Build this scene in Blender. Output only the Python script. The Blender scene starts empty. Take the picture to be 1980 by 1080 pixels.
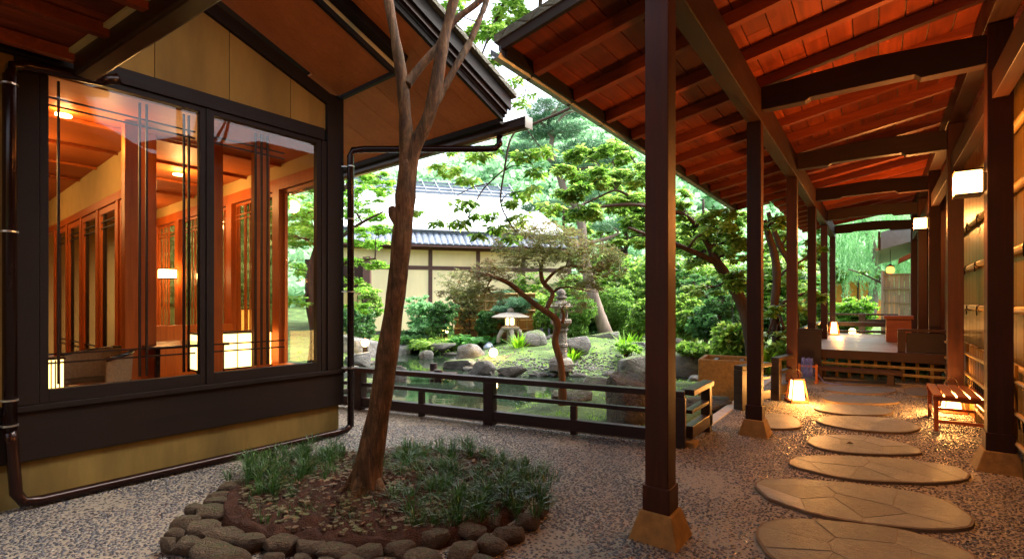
import bpy, bmesh, math, random
import numpy as np
from mathutils import Vector, Matrix, noise

random.seed(7)
rng = np.random.default_rng(11)
SC = bpy.context.scene
COL = SC.collection

# ------------------------------------------------------------------ camera, sky, sun, exposure
TH = math.radians(36.68)
CT, ST = math.cos(TH), math.sin(TH)
H, F, CX, HY = 1.5, 947.0, 990.0, 585.0
cd = bpy.data.cameras.new('camera')
cam = bpy.data.objects.new('camera', cd); COL.objects.link(cam)
cam.location = (0, 0, H); cam.rotation_euler = (math.pi/2, 0, TH)
cd.sensor_width = 36; cd.lens = F/1980*36; cd.shift_y = (HY-540)/1980
cd.clip_start = 0.05; cd.clip_end = 1500
SC.camera = cam
SC.render.resolution_x = 1024; SC.render.resolution_y = 558
SC.render.engine = 'CYCLES'
SC.cycles.max_bounces = 10; SC.cycles.transparent_max_bounces = 16
SC.cycles.use_denoising = True
try: SC.cycles.sample_clamp_indirect = 6
except Exception: pass

W = bpy.data.worlds.new('World'); SC.world = W; W.use_nodes = True
wn = W.node_tree; wn.nodes.clear()
SUN_EL, SUN_ROT = math.radians(55), math.radians(35)
sky = wn.nodes.new('ShaderNodeTexSky'); sky.sky_type = 'NISHITA'; sky.sun_disc = False
sky.sun_elevation = SUN_EL; sky.sun_rotation = SUN_ROT
sky.air_density = 1.0; sky.dust_density = 6.0; sky.ozone_density = 1.0
hs = wn.nodes.new('ShaderNodeHueSaturation'); hs.inputs['Saturation'].default_value = 0.55
bg = wn.nodes.new('ShaderNodeBackground'); bg.inputs['Strength'].default_value = 0.15
wo = wn.nodes.new('ShaderNodeOutputWorld')
wn.links.new(sky.outputs[0], hs.inputs['Color']); wn.links.new(hs.outputs[0], bg.inputs['Color'])
wn.links.new(bg.outputs[0], wo.inputs['Surface'])
sd = bpy.data.lights.new('sun', 'SUN'); sd.energy = 0.9; sd.angle = math.radians(45); sd.color = (1, .96, .88)
so = bpy.data.objects.new('sun', sd); COL.objects.link(so)
# direction towards the sun: rotation is clockwise from +Y
_sv = Vector((math.sin(SUN_ROT)*math.cos(SUN_EL), math.cos(SUN_ROT)*math.cos(SUN_EL), math.sin(SUN_EL)))
so.rotation_euler = _sv.to_track_quat('Z', 'Y').to_euler()
so.location = (0, 0, 30)
SC.view_settings.view_transform = 'Standard'; SC.view_settings.look = 'None'
SC.view_settings.exposure = 2.5; SC.view_settings.gamma = 1
SC.view_settings.use_curve_mapping = False
LAMP = 0.52          # overall lamp power

# ------------------------------------------------------------------ helpers
def c2w(cx, cy, z=0.0): return Vector((cx*CT-cy*ST, cx*ST+cy*CT, z))
def G(px, py, z=0.0):
    d = F*(H-z)/(py-HY); return c2w((px-CX)/F*d, d, z)
def D(px, py, d): return c2w((px-CX)/F*d, d, H+(HY-py)/F*d)

ROOT = {}
def tagit(o, label=None, cat=None, group=None, kind=None):
    if label: o['label'] = label
    if cat: o['category'] = cat
    if group: o['group'] = group
    if kind: o['kind'] = kind
    return o
def thing(name, label, cat, loc=(0, 0, 0), rotz=0.0, group=None):
    o = bpy.data.objects.new(name, None); COL.objects.link(o)
    o.location = loc; o.rotation_euler = (0, 0, rotz); o.empty_display_size = .1
    tagit(o, label, cat, group)
    ROOT[o.name] = Matrix.Translation(Vector(loc)) @ Matrix.Rotation(rotz, 4, 'Z')
    return o
def link(name, me, mat, parent=None, label=None, kind=None):
    o = bpy.data.objects.new(name, me); COL.objects.link(o)
    if mat and not me.materials: me.materials.append(mat)
    if parent is not None:
        o.parent = parent; ROOT[o.name] = ROOT.get(parent.name, Matrix.Identity(4))
    if label: o['label'] = label
    if kind: o['kind'] = kind
    return o
def piece(name, me, loc, parent, rot=(0, 0, 0), scale=(1, 1, 1), label=None):
    o = bpy.data.objects.new(name, me); COL.objects.link(o)
    o.parent = parent; o.location = loc; o.rotation_euler = rot; o.scale = scale
    if label: o['label'] = label
    return o
def copy_tree(o, parent=None):
    c = o.copy(); COL.objects.link(c)
    if parent: c.parent = parent
    for ch in list(o.children): copy_tree(ch, c)
    return c

class MB:
    def __init__(s): s.v = []; s.f = []
    def add(s, vs, fs):
        k = len(s.v); s.v += [tuple(p) for p in vs]; s.f += [tuple(i+k for i in f) for f in fs]; return s
    def box(s, c, d, rot=0.0, M=None):
        x, y, z = d[0]/2, d[1]/2, d[2]/2
        R = M if M is not None else Matrix.Rotation(rot, 3, 'Z')
        vs = [Vector(c)+R@Vector((a*x, b*y, e*z)) for a in (-1, 1) for b in (-1, 1) for e in (-1, 1)]
        return s.add(vs, [(0,1,3,2),(4,6,7,5),(0,4,5,1),(2,3,7,6),(0,2,6,4),(1,5,7,3)])
    def bb(s, x0, x1, y0, y1, z0, z1):
        return s.box(((x0+x1)/2, (y0+y1)/2, (z0+z1)/2), (abs(x1-x0), abs(y1-y0), abs(z1-z0)))
    def bar(s, p0, p1, w, h, up=(0, 0, 1)):
        p0, p1 = Vector(p0), Vector(p1); d = p1-p0; L = d.length; d.normalize()
        u = Vector(up); sd_ = d.cross(u)
        if sd_.length < 1e-4: sd_ = d.cross(Vector((1, 0, 0)))
        sd_.normalize(); u2 = sd_.cross(d).normalized()
        M = Matrix((sd_, d, u2)).transposed()
        return s.box((p0+p1)/2, (w, L, h), M=M)
    def tube(s, pts, rad, n=8, cap=True):
        pts = [Vector(p) for p in pts]
        if not hasattr(rad, '__len__'): rad = [rad]*len(pts)
        k = len(s.v); ref = Vector((.13, .21, 1)).normalized()
        for i, p in enumerate(pts):
            a = pts[max(i-1, 0)]; b = pts[min(i+1, len(pts)-1)]
            t = (b-a).normalized()
            if abs(t.dot(ref)) > .97: r2 = Vector((1, .1, 0))
            else: r2 = ref
            x = t.cross(r2).normalized(); y = x.cross(t).normalized()
            if i and x.dot(px_) < 0: x = -x; y = -y
            px_ = x
            for j in range(n):
                an = 2*math.pi*j/n
                s.v.append(tuple(p+(x*math.cos(an)+y*math.sin(an))*rad[i]))
        for i in range(len(pts)-1):
            for j in range(n):
                a = k+i*n+j; b = k+i*n+(j+1) % n
                s.f.append((a, b, b+n, a+n))
        if cap:
            s.f.append(tuple(k+j for j in range(n))[::-1]); s.f.append(tuple(k+(len(pts)-1)*n+j for j in range(n)))
        return s
    def prism(s, poly, z0, z1):
        n = len(poly)
        vs = [(p[0], p[1], z0) for p in poly]+[(p[0], p[1], z1) for p in poly]
        fs = [tuple(range(n))[::-1], tuple(range(n, 2*n))]+[(i, (i+1) % n, (i+1) % n+n, i+n) for i in range(n)]
        return s.add(vs, fs)
    def frust(s, c, b, t, z0, z1):
        vs = [(c[0]+i*b/2, c[1]+j*b/2, z0) for i, j in ((-1,-1),(1,-1),(1,1),(-1,1))]+[(c[0]+i*t/2, c[1]+j*t/2, z1) for i, j in ((-1,-1),(1,-1),(1,1),(-1,1))]
        return s.add(vs, [(3,2,1,0),(4,5,6,7),(0,1,5,4),(1,2,6,5),(2,3,7,6),(3,0,4,7)])
    def lathe(s, prof, c=(0, 0, 0), n=20, sq=None):
        k = len(s.v)
        for r, z in prof:
            for j in range(n):
                a = 2*math.pi*j/n + (math.pi/n if sq else 0)
                s.v.append((c[0]+r*math.cos(a), c[1]+r*math.sin(a), c[2]+z))
        for i in range(len(prof)-1):
            for j in range(n):
                a = k+i*n+j; b = k+i*n+(j+1) % n
                s.f.append((a, b, b+n, a+n))
        s.f.append(tuple(k+j for j in range(n))[::-1]); s.f.append(tuple(k+(len(prof)-1)*n+j for j in range(n)))
        return s
    def mesh(s, name, mat=None, smooth=False):
        me = bpy.data.meshes.new(name); me.from_pydata(s.v, [], s.f)
        bm = bmesh.new(); bm.from_mesh(me); bmesh.ops.recalc_face_normals(bm, faces=bm.faces); bm.to_mesh(me); bm.free()
        if smooth:
            me.polygons.foreach_set('use_smooth', [True]*len(me.polygons))
        if mat: me.materials.append(mat)
        return me
    def build(s, name, mat, parent=None, w=False, label=None, kind=None, smooth=False, bevel=0, smart=False):
        if w and parent is not None:
            Mi = ROOT[parent.name].inverted(); s.v = [tuple(Mi@Vector(p)) for p in s.v]
        me = s.mesh(name, mat, smooth or smart)
        if smart:
            try: me.set_sharp_from_angle(angle=math.radians(40))
            except Exception: pass
        o = link(name, me, None, parent, label, kind)
        if bevel:
            m = o.modifiers.new('bevel', 'BEVEL'); m.width = bevel; m.segments = 2; m.limit_method = 'ANGLE'
        return o

def npmesh(name, V, n, mat):
    """V: (k*n,3) vertices of k separate n-gons"""
    me = bpy.data.meshes.new(name); k = len(V)//n
    me.vertices.add(len(V)); me.vertices.foreach_set('co', np.ascontiguousarray(V, dtype=np.float32).ravel())
    me.loops.add(len(V)); me.loops.foreach_set('vertex_index', np.arange(len(V), dtype=np.int32))
    me.polygons.add(k); me.polygons.foreach_set('loop_start', np.arange(0, len(V), n, dtype=np.int32))
    try: me.polygons.foreach_set('loop_total', np.full(k, n, dtype=np.int32))
    except Exception: pass
    me.update(calc_edges=True); me.validate()
    if mat: me.materials.append(mat)
    return me

# ------------------------------------------------------------------ materials
def newmat(name):
    m = bpy.data.materials.new(name); m.use_nodes = True; t = m.node_tree; t.nodes.clear()
    out = t.nodes.new('ShaderNodeOutputMaterial'); b = t.nodes.new('ShaderNodeBsdfPrincipled')
    t.links.new(b.outputs[0], out.inputs[0]); return m, t, b, out
def nd(t, kind, **kw):
    n = t.nodes.new('ShaderNode'+kind)
    for k, v in kw.items():
        if hasattr(n, k): setattr(n, k, v)
        else: n.inputs[k.replace('_', ' ')].default_value = v
    return n
def ramp(t, fac, stops):
    r = t.nodes.new('ShaderNodeValToRGB'); e = r.color_ramp.elements
    e[0].position, e[0].color = stops[0][0], (*stops[0][1], 1); e[1].position, e[1].color = stops[-1][0], (*stops[-1][1], 1)
    for p, c in stops[1:-1]: x = e.new(p); x.color = (*c, 1)
    t.links.new(fac, r.inputs[0]); return r
def coords(t, scale=(1, 1, 1), kind='Object', rnd=True):
    tc = nd(t, 'TexCoord'); mp = nd(t, 'Mapping'); mp.inputs['Scale'].default_value = scale
    t.links.new(tc.outputs[kind], mp.inputs[0])
    if rnd:
        oi = nd(t, 'ObjectInfo'); ml = nd(t, 'Math', operation='MULTIPLY'); ml.inputs[1].default_value = 37.0
        t.links.new(oi.outputs['Random'], ml.inputs[0]); t.links.new(ml.outputs[0], mp.inputs['Location'])
    return mp.outputs[0]
def bump(t, b, h, strength=.3, dist=.01):
    n = nd(t, 'Bump'); n.inputs['Strength'].default_value = strength; n.inputs['Distance'].default_value = dist
    t.links.new(h, n.inputs['Height']); t.links.new(n.outputs[0], b.inputs['Normal']); return n
def vary(t, col, amt=.25):
    oi = nd(t, 'ObjectInfo'); mr = nd(t, 'MapRange'); mr.inputs[3].default_value = 1-amt; mr.inputs[4].default_value = 1+amt
    t.links.new(oi.outputs['Random'], mr.inputs[0]); h = nd(t, 'HueSaturation')
    t.links.new(mr.outputs[0], h.inputs['Value']); t.links.new(col, h.inputs['Color']); return h.outputs[0]

def wood(name, dark, light, axis=2, rough=.5, grain=16, var=.25, bs=.25):
    m, t, b, o = newmat(name); sc = [grain]*3; sc[axis] = grain*.055
    c = coords(t, tuple(sc))
    n1 = nd(t, 'TexNoise', Scale=1.6, Detail=6.0, Roughness=.65, Distortion=1.2); t.links.new(c, n1.inputs['Vector'])
    c2 = coords(t, (1.3, 1.3, 1.3)); n2 = nd(t, 'TexNoise', Scale=1.5, Detail=3.0); t.links.new(c2, n2.inputs['Vector'])
    mx = nd(t, 'Math', operation='MULTIPLY_ADD'); mx.inputs[1].default_value = .65; t.links.new(n1.outputs[0], mx.inputs[0])
    m2 = nd(t, 'Math', operation='MULTIPLY'); m2.inputs[1].default_value = .35; t.links.new(n2.outputs[0], m2.inputs[0]); t.links.new(m2.outputs[0], mx.inputs[2])
    r = ramp(t, mx.outputs[0], [(.3, dark), (.5, tuple((a+e)/2 for a, e in zip(dark, light))), (.68, light)])
    t.links.new(vary(t, r.outputs[0], var), b.inputs['Base Color'])
    rr = nd(t, 'MapRange'); rr.inputs[3].default_value = rough-.1; rr.inputs[4].default_value = rough+.18
    t.links.new(n1.outputs[0], rr.inputs[0]); t.links.new(rr.outputs[0], b.inputs['Roughness'])
    b.inputs['Specular IOR Level'].default_value = .22
    bump(t, b, n1.outputs[0], bs, .004); return m
def plain(name, col, rough=.6, metal=0, nscale=8, amt=.15, bs=.1, var=.0, bd=.004, streak=False):
    m, t, b, o = newmat(name); b.inputs['Specular IOR Level'].default_value = .3; c = coords(t, (1, 1, .25 if streak else 1))
    n = nd(t, 'TexNoise', Scale=nscale, Detail=7.0, Roughness=.6); t.links.new(c, n.inputs['Vector'])
    r = ramp(t, n.outputs[0], [(.28, tuple(x*(1-amt) for x in col)), (.72, tuple(min(1, x*(1+amt)) for x in col))])
    t.links.new(vary(t, r.outputs[0], var) if var else r.outputs[0], b.inputs['Base Color'])
    b.inputs['Roughness'].default_value = rough; b.inputs['Metallic'].default_value = metal
    if bs:
        n3 = nd(t, 'TexNoise', Scale=nscale*9, Detail=4.0); t.links.new(c, n3.inputs['Vector']); bump(t, b, n3.outputs[0], bs, bd)
    return m
def emit(name, col, s):
    m, t, b, o = newmat(name); b.inputs['Base Color'].default_value = (*col, 1); b.inputs['Roughness'].default_value = .8
    b.inputs['Emission Color'].default_value = (*col, 1); b.inputs['Emission Strength'].default_value = s*LAMP; return m
def leafmat(name, c1, c2, c3=None, scale=1.4, trans=.58, rough=.45):
    m, t, b, o = newmat(name); c = coords(t, (1, 1, 1), rnd=False)
    n = nd(t, 'TexNoise', Scale=scale, Detail=3.0); t.links.new(c, n.inputs['Vector'])
    w = nd(t, 'TexWhiteNoise'); gm = nd(t, 'NewGeometry'); t.links.new(gm.outputs['Random Per Island'], w.inputs['Vector'])
    ad = nd(t, 'Math', operation='MULTIPLY_ADD'); ad.inputs[1].default_value = .35; t.links.new(w.outputs[0], ad.inputs[0])
    m2 = nd(t, 'Math', operation='MULTIPLY'); m2.inputs[1].default_value = .65; t.links.new(n.outputs[0], m2.inputs[0]); t.links.new(m2.outputs[0], ad.inputs[2])
    st = [(.3, c1), (.62, c2)] if c3 is None else [(.3, c1), (.5, c2), (.66, c3)]
    r = ramp(t, ad.outputs[0], st)
    b.inputs['Roughness'].default_value = rough
    t.links.new(r.outputs[0], b.inputs['Base Color'])
    tr = nd(t, 'BsdfTranslucent'); hb = nd(t, 'HueSaturation', Value=1.5, Saturation=1.1); t.links.new(r.outputs[0], hb.inputs['Color']); t.links.new(hb.outputs[0], tr.inputs[0])
    mx = nd(t, 'MixShader'); mx.inputs[0].default_value = trans
    t.links.new(b.outputs[0], mx.inputs[1]); t.links.new(tr.outputs[0], mx.inputs[2]); t.links.new(mx.outputs[0], o.inputs[0])
    return m
def rockmat(name, c1, c2, moss=.0, mcol=(.10, .16, .02), nscale=2.2):
    m, t, b, o = newmat(name); c = coords(t, (1, 1, 1.6))
    n = nd(t, 'TexNoise', Scale=nscale, Detail=9.0, Roughness=.68, Distortion=.4); t.links.new(c, n.inputs['Vector'])
    r = ramp(t, n.outputs[0], [(.3, c1), (.52, tuple((a+e)/2 for a, e in zip(c1, c2))), (.72, c2)])
    v = nd(t, 'TexNoise', Scale=28.0, Detail=5.0, Roughness=.7); t.links.new(c, v.inputs['Vector'])
    mz = nd(t, 'MixRGB', blend_type='OVERLAY'); mz.inputs[0].default_value = .5
    t.links.new(r.outputs[0], mz.inputs[1]); t.links.new(v.outputs[0], mz.inputs[2])
    col = mz.outputs[0]
    if moss > 0:
        g = nd(t, 'NewGeometry'); sx = nd(t, 'SeparateXYZ'); t.links.new(g.outputs['Normal'], sx.inputs[0])
        n2 = nd(t, 'TexNoise', Scale=3.4, Detail=6.0, Roughness=.7); t.links.new(c, n2.inputs['Vector'])
        a = nd(t, 'Math', operation='MULTIPLY_ADD'); a.inputs[1].default_value = .5; t.links.new(sx.outputs[2], a.inputs[0]); t.links.new(n2.outputs[0], a.inputs[2])
        rm = nd(t, 'MapRange'); rm.inputs[1].default_value = 1.12-moss*.5; rm.inputs[2].default_value = 1.27-moss*.5
        t.links.new(a.outputs[0], rm.inputs[0])
        mc = ramp(t, v.outputs[0], [(.35, tuple(x*.5 for x in mcol)), (.65, mcol)])
        mx = nd(t, 'MixRGB'); t.links.new(rm.outputs[0], mx.inputs[0]); t.links.new(col, mx.inputs[1]); t.links.new(mc.outputs[0], mx.inputs[2]); col = mx.outputs[0]
    t.links.new(col, b.inputs['Base Color']); b.inputs['Roughness'].default_value = .8
    n4 = nd(t, 'TexNoise', Scale=9.0, Detail=9.0, Roughness=.7); t.links.new(c, n4.inputs['Vector'])
    vc = nd(t, 'TexVoronoi', feature='DISTANCE_TO_EDGE', Scale=3.2); t.links.new(c, vc.inputs['Vector']); ad = nd(t, 'MapRange'); ad.inputs[2].default_value = .06; t.links.new(vc.outputs['Distance'], ad.inputs[0]); hm = nd(t, 'Math', operation='MULTIPLY_ADD'); hm.inputs[1].default_value = .35; t.links.new(ad.outputs[0], hm.inputs[0]); t.links.new(n4.outputs[0], hm.inputs[2])
    bump(t, b, hm.outputs[0], 1.0, .05); return m

MT = {}
MT['post'] = wood('dark_red_post_wood', (.012, .0030, .0012), (.048, .011, .004), 2, .5, 14, .12)
MT['beamY'] = wood('dark_beam_wood_along', (.011, .0035, .0014), (.045, .014, .0045), 1, .5, 14, .15)
MT['beamX'] = wood('dark_beam_wood_across', (.008, .0035, .002), (.028, .010, .005), 0, .5, 14, .15)
MT['rafter'] = wood('red_rafter_wood', (.10, .017, .004), (.24, .045, .010), 0, .5, 12, .18)
MT['board'] = wood('red_roof_board_wood', (.065, .009, .002), (.26, .045, .009), 1, .55, 7, .35)
MT['black'] = wood('blackened_timber', (.0035, .0014, .0007), (.012, .0045, .002), 1, .6, 16, .1)
MT['rail'] = wood('dark_rail_timber', (.010, .006, .007), (.032, .018, .018), 0, .38, 18, .15)
MT['railY'] = wood('dark_rail_timber_along', (.014, .009, .006), (.045, .028, .018), 1, .4, 18, .15)
MT['soffit'] = wood('orange_soffit_boards', (.30, .075, .015), (.52, .155, .038), 1, .5, 26, .06, .06)
MT['cedar'] = wood('interior_cedar', (.24, .055, .009), (.46, .12, .022), 2, .4, 12, .1, .08)
MT['benchw'] = wood('red_bench_wood', (.14, .03, .01), (.32, .09, .025), 1, .3, 14, .1)
MT['deck'] = wood('grey_deck_boards', (.10, .075, .055), (.24, .19, .15), 0, .35, 10, .15)
MT['boxw'] = wood('red_brown_box_wood', (.12, .03, .012), (.25, .075, .03), 0, .45, 12, .1)
MT['plaster'] = plain('ochre_plaster', (.20, .105, .018), .85, 0, 2.2, .34, .5, streak=True, bd=.003)
MT['dado'] = plain('weathered_ochre_base', (.14, .094, .022), .85, 0, 2.6, .45, .5, streak=True, bd=.004)
MT['cream'] = plain('cream_board', (.40, .30, .12), .7, 0, 5, .1, .1)
MT['pipe'] = plain('brown_metal_pipe', (.018, .006, .004), .22, .3, 5, .2, .03)
MT['gutter'] = plain('weathered_steel_gutter', (.20, .24, .28), .35, .7, 6, .25, .1)
MT['dgutter'] = plain('dark_bronze_gutter', (.035, .02, .014), .3, .4, 6, .3, .05)
MT['bracket'] = plain('bright_metal_clip', (.5, .47, .42), .3, .9, 6, .1, 0)
MT['plinth'] = plain('ochre_stone_plinth', (.19, .105, .028), .75, 0, 14, .3, .8, var=.08, bd=.006)
MT['kerb'] = plain('pale_kerb_stone', (.40, .37, .32), .6, 0, 12, .2, .5, var=.1)
MT['trough'] = plain('ochre_stone_trough', (.22, .13, .035), .75, 0, 20, .35, .6)
MT['bamboo'] = wood('golden_bamboo', (.24, .14, .04), (.42, .27, .09), 1, .3, 10, .15, .05)
MT['bambooz'] = wood('golden_split_bamboo', (.10, .05, .008), (.21, .115, .022), 2, .35, 18, .2, .1)
MT['rope'] = plain('black_palm_rope', (.008, .005, .004), .9, 0, 60, .5, .8)
MT['grain_stone'] = plain('pale_granite', (.30, .27, .22), .8, 0, 30, .25, .6, bd=.006)
MT['dark_stone'] = rockmat('weathered_lantern_stone', (.10, .085, .07), (.26, .23, .18), .25)
MT['wallfar'] = plain('storehouse_yellow_plaster', (.90, .78, .46), .85, 0, 1.2, .12, .15, streak=True)
MT['timberfar'] = plain('storehouse_brown_timber', (.10, .05, .04), .6, 0, 8, .2, .1)
MT['whiteroof'] = plain('pale_metal_roof', (.75, .80, .83), .3, .2, 2, .06, .05)
MT['tile'] = plain('grey_roof_tile', (.16, .19, .24), .32, .1, 8, .3, .2, var=.2)
MT['thatch'] = rockmat('mossy_shingle_edge', (.05, .045, .03), (.16, .14, .09), .5)
MT['hose'] = plain('blue_hose_plastic', (.10, .13, .42), .35, 0, 10, .1, 0)
MT['chain'] = plain('dark_chain_metal', (.03, .025, .02), .4, .8, 10, .2, 0)
MT['copper'] = plain('dark_bronze_lamp', (.03, .02, .014), .4, .6, 10, .2, .1)
MT['grey_eave'] = plain('grey_painted_eave', (.22, .24, .25), .5, 0, 5, .15, .1)
MT['orangewall'] = plain('orange_far_wall', (.75, .28, .06), .8, 0, 5, .2, .1)  # orange base colour of the far building
MT['greybamboo'] = wood('weathered_grey_bamboo', (.16, .14, .09), (.30, .27, .19), 2, .6, 18, .1, .1)
MT['orangelamp'] = emit('orange_lantern_glow', (1, .28, .05), 1.6)
MT['wicker'] = plain('pale_chair_weave', (.22, .14, .07), .7, 0, 60, .3, .5)
MT['blackgloss'] = plain('black_lacquer', (.012, .008, .007), .2, 0, 6, .1, 0)
MT['carpet'] = plain('dark_floor', (.10, .05, .03), .5, 0, 6, .2, .1)
MT['bark'] = wood('brown_bark', (.05, .022, .010), (.20, .10, .045), 2, .7, 9, .1, .9)
MT['barkfg'] = wood('mottled_camellia_bark', (.030, .011, .003), (.15, .060, .015), 2, .75, 9, .05, 1.0)
m, t, b, o = newmat('cracked_trunk_bark'); MT['barkfg'] = m
c = coords(t, (9, 9, 1.6)); c2 = coords(t, (1, 1, 1))
n = nd(t, 'TexNoise', Scale=3.0, Detail=10.0, Roughness=.7, Distortion=1.0); t.links.new(c, n.inputs['Vector'])
n2 = nd(t, 'TexNoise', Scale=7.0, Detail=6.0, Roughness=.7); t.links.new(c2, n2.inputs['Vector'])
r1 = ramp(t, n.outputs[0], [(.34, (.020, .010, .005)), (.5, (.080, .038, .015)), (.68, (.17, .092, .040))])
r2 = ramp(t, n2.outputs[0], [(.45, (1, 1, 1)), (.62, (.55, .62, .50))]); mz = nd(t, 'MixRGB', blend_type='MULTIPLY'); mz.inputs[0].default_value = 1
t.links.new(r1.outputs[0], mz.inputs[1]); t.links.new(r2.outputs[0], mz.inputs[2]); t.links.new(mz.outputs[0], b.inputs['Base Color']); b.inputs['Roughness'].default_value = .8; b.inputs['Specular IOR Level'].default_value = .2
bump(t, b, n.outputs[0], .8, .014)
# small rounded pebbles standing proud of the mortar
m, t, b, o = newmat('proud_pebble'); MT['pebbles'] = m
ge = nd(t, 'NewGeometry'); r1 = ramp(t, ge.outputs['Random Per Island'], [(0, (.012, .013, .018)), (.5, (.032, .033, .042)), (.82, (.075, .07, .072)), (.93, (.15, .12, .09)), (1, (.24, .20, .15))])
t.links.new(r1.outputs[0], b.inputs['Base Color']); b.inputs['Roughness'].default_value = .27
MT['barkgrey'] = wood('grey_pine_bark', (.09, .065, .05), (.30, .24, .19), 2, .85, 6, .1, 1.0)
MT['barkdark'] = wood('dark_branch_bark', (.02, .012, .008), (.07, .04, .025), 2, .7, 9, .1, .8)
MT['rock'] = rockmat('grey_garden_rock', (.05, .05, .048), (.27, .265, .25), .2)
MT['rockm'] = rockmat('mossy_garden_rock', (.045, .045, .04), (.22, .215, .19), .52)
MT['rockd'] = rockmat('dark_wet_rock', (.02, .02, .018), (.12, .11, .095), .15)
MT['rockb'] = rockmat('brown_striated_rock', (.035, .028, .022), (.17, .14, .11), .3)
MT['edge'] = rockmat('bed_edging_stone', (.035, .023, .013), (.21, .13, .068), .35, (.09, .10, .025), 5)
MT['soil'] = plain('red_brown_soil', (.05, .018, .008), .95, 0, 14, .5, 1.0, bd=.03)
MT['lf_maple'] = leafmat('yellow_green_maple_leaf', (.06, .18, .025), (.20, .38, .06), (.34, .52, .13))
MT['lf_broad'] = leafmat('fresh_green_leaf', (.055, .14, .022), (.19, .33, .065), (.38, .50, .15))
MT['lf_dark'] = leafmat('dark_glossy_leaf', (.025, .075, .025), (.10, .22, .07), rough=.3)
MT['lf_pine'] = leafmat('blue_green_needle', (.03, .10, .05), (.12, .26, .13), trans=.25)
MT['lf_red'] = leafmat('olive_red_maple_leaf', (.17, .085, .045), (.14, .15, .055), (.20, .25, .09))
MT['lf_shrub'] = leafmat('azalea_leaf', (.05, .13, .02), (.19, .33, .075), scale=3)
MT['lf_hill'] = leafmat('haze_pale_woodland_leaf', (.22, .40, .22), (.40, .60, .38), scale=.12, trans=.4)  # haze and overexposure of the hill put into pale leaf colours
MT['lf_willow'] = leafmat('willow_leaf', (.12, .30, .12), (.30, .52, .26), trans=.5)
MT['lf_grass'] = leafmat('mondo_grass_blade', (.012, .04, .010), (.055, .12, .03), scale=4, trans=.3, rough=.3)
MT['lf_iris'] = leafmat('iris_blade', (.08, .22, .02), (.22, .42, .05), scale=4)
MT['lf_hosta'] = leafmat('hosta_leaf', (.05, .20, .04), (.20, .45, .14), scale=4)
MT['petal'] = leafmat('lilac_petal', (.30, .20, .42), (.5, .4, .65))
MT['lamp'] = emit('lamp_paper_glow', (1, .55, .16), 5)
MT['lampw'] = emit('wall_lamp_glow', (1, .52, .15), 6)
MT['gardenlamp'] = emit('garden_lamp_glow', (1, .62, .22), 10)
MT['roomlamp'] = emit('room_lamp_glow', (1, .60, .17), 2.0)
MT['spot'] = emit('downlight_glow', (1, .5, .15), 30)

# glass
m, t, b, o = newmat('window_glass'); MT['glass'] = m
gl = nd(t, 'BsdfGlossy', Roughness=.0); tr = nd(t, 'BsdfTransparent'); tr.inputs[0].default_value = (.98, .985, .98, 1)
ge = nd(t, 'NewGeometry'); dt = nd(t, 'VectorMath', operation='DOT_PRODUCT'); t.links.new(ge.outputs['Incoming'], dt.inputs[0]); t.links.new(ge.outputs['Normal'], dt.inputs[1])
ab = nd(t, 'Math', operation='ABSOLUTE'); t.links.new(dt.outputs['Value'], ab.inputs[0]); om = nd(t, 'Math', operation='SUBTRACT'); om.inputs[0].default_value = 1; t.links.new(ab.outputs[0], om.inputs[1])
pw = nd(t, 'Math', operation='POWER'); pw.inputs[1].default_value = 4.5; t.links.new(om.outputs[0], pw.inputs[0]); fr = nd(t, 'Math', operation='MULTIPLY_ADD'); fr.inputs[1].default_value = .7; fr.inputs[2].default_value = .022; t.links.new(pw.outputs[0], fr.inputs[0])
mx = nd(t, 'MixShader')
t.links.new(fr.outputs[0], mx.inputs[0]); t.links.new(tr.outputs[0], mx.inputs[1]); t.links.new(gl.outputs[0], mx.inputs[2]); t.links.new(mx.outputs[0], o.inputs[0])
m = MT['glass'].copy(); m.name = 'dimming_tint_glass'; MT['tinted'] = m  # pane tint added to dim the garden behind and warm the room
for n_ in m.node_tree.nodes:
    if n_.type == 'BSDF_TRANSPARENT': n_.inputs[0].default_value = (.50, .40, .26, 1)
# water
m, t, b, o = newmat('pond_water'); MT['water'] = m
b.inputs['Base Color'].default_value = (.012, .02, .012, 1); b.inputs['Roughness'].default_value = .05; b.inputs['IOR'].default_value = 1.33
c = coords(t, (1, 1, 1), rnd=False); n = nd(t, 'TexNoise', Scale=1.4, Detail=4.0, Distortion=1.5); t.links.new(c, n.inputs['Vector']); bump(t, b, n.outputs[0], .12, .03)
# pebble paving: rounded dark pebbles set in pale mortar, with slow drifts of bare mortar
m, t, b, o = newmat('pebble_paving'); MT['pebble'] = m
c = coords(t, (1, 1, 1), rnd=False)
wp = nd(t, 'TexNoise', Scale=14.0, Detail=2.0); t.links.new(c, wp.inputs['Vector'])
wm = nd(t, 'VectorMath', operation='MULTIPLY_ADD'); wm.inputs[1].default_value = (.03, .03, 0); t.links.new(wp.outputs[1], wm.inputs[0]); t.links.new(c, wm.inputs[2])
vo = nd(t, 'TexVoronoi', Scale=42.0, feature='F1', Randomness=.95); t.links.new(wm.outputs[0], vo.inputs['Vector'])
rad = nd(t, 'TexNoise', Scale=1.1, Detail=3.0); t.links.new(c, rad.inputs['Vector'])
sz = nd(t, 'SeparateColor'); t.links.new(vo.outputs['Color'], sz.inputs[0])
thr = nd(t, 'MapRange'); thr.inputs[3].default_value = .24; thr.inputs[4].default_value = .58; t.links.new(sz.outputs[0], thr.inputs[0])
th2 = nd(t, 'MapRange'); th2.inputs[1].default_value = .32; th2.inputs[2].default_value = .5; th2.inputs[3].default_value = .78; th2.inputs[4].default_value = 1.08; t.links.new(rad.outputs[0], th2.inputs[0])
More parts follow.
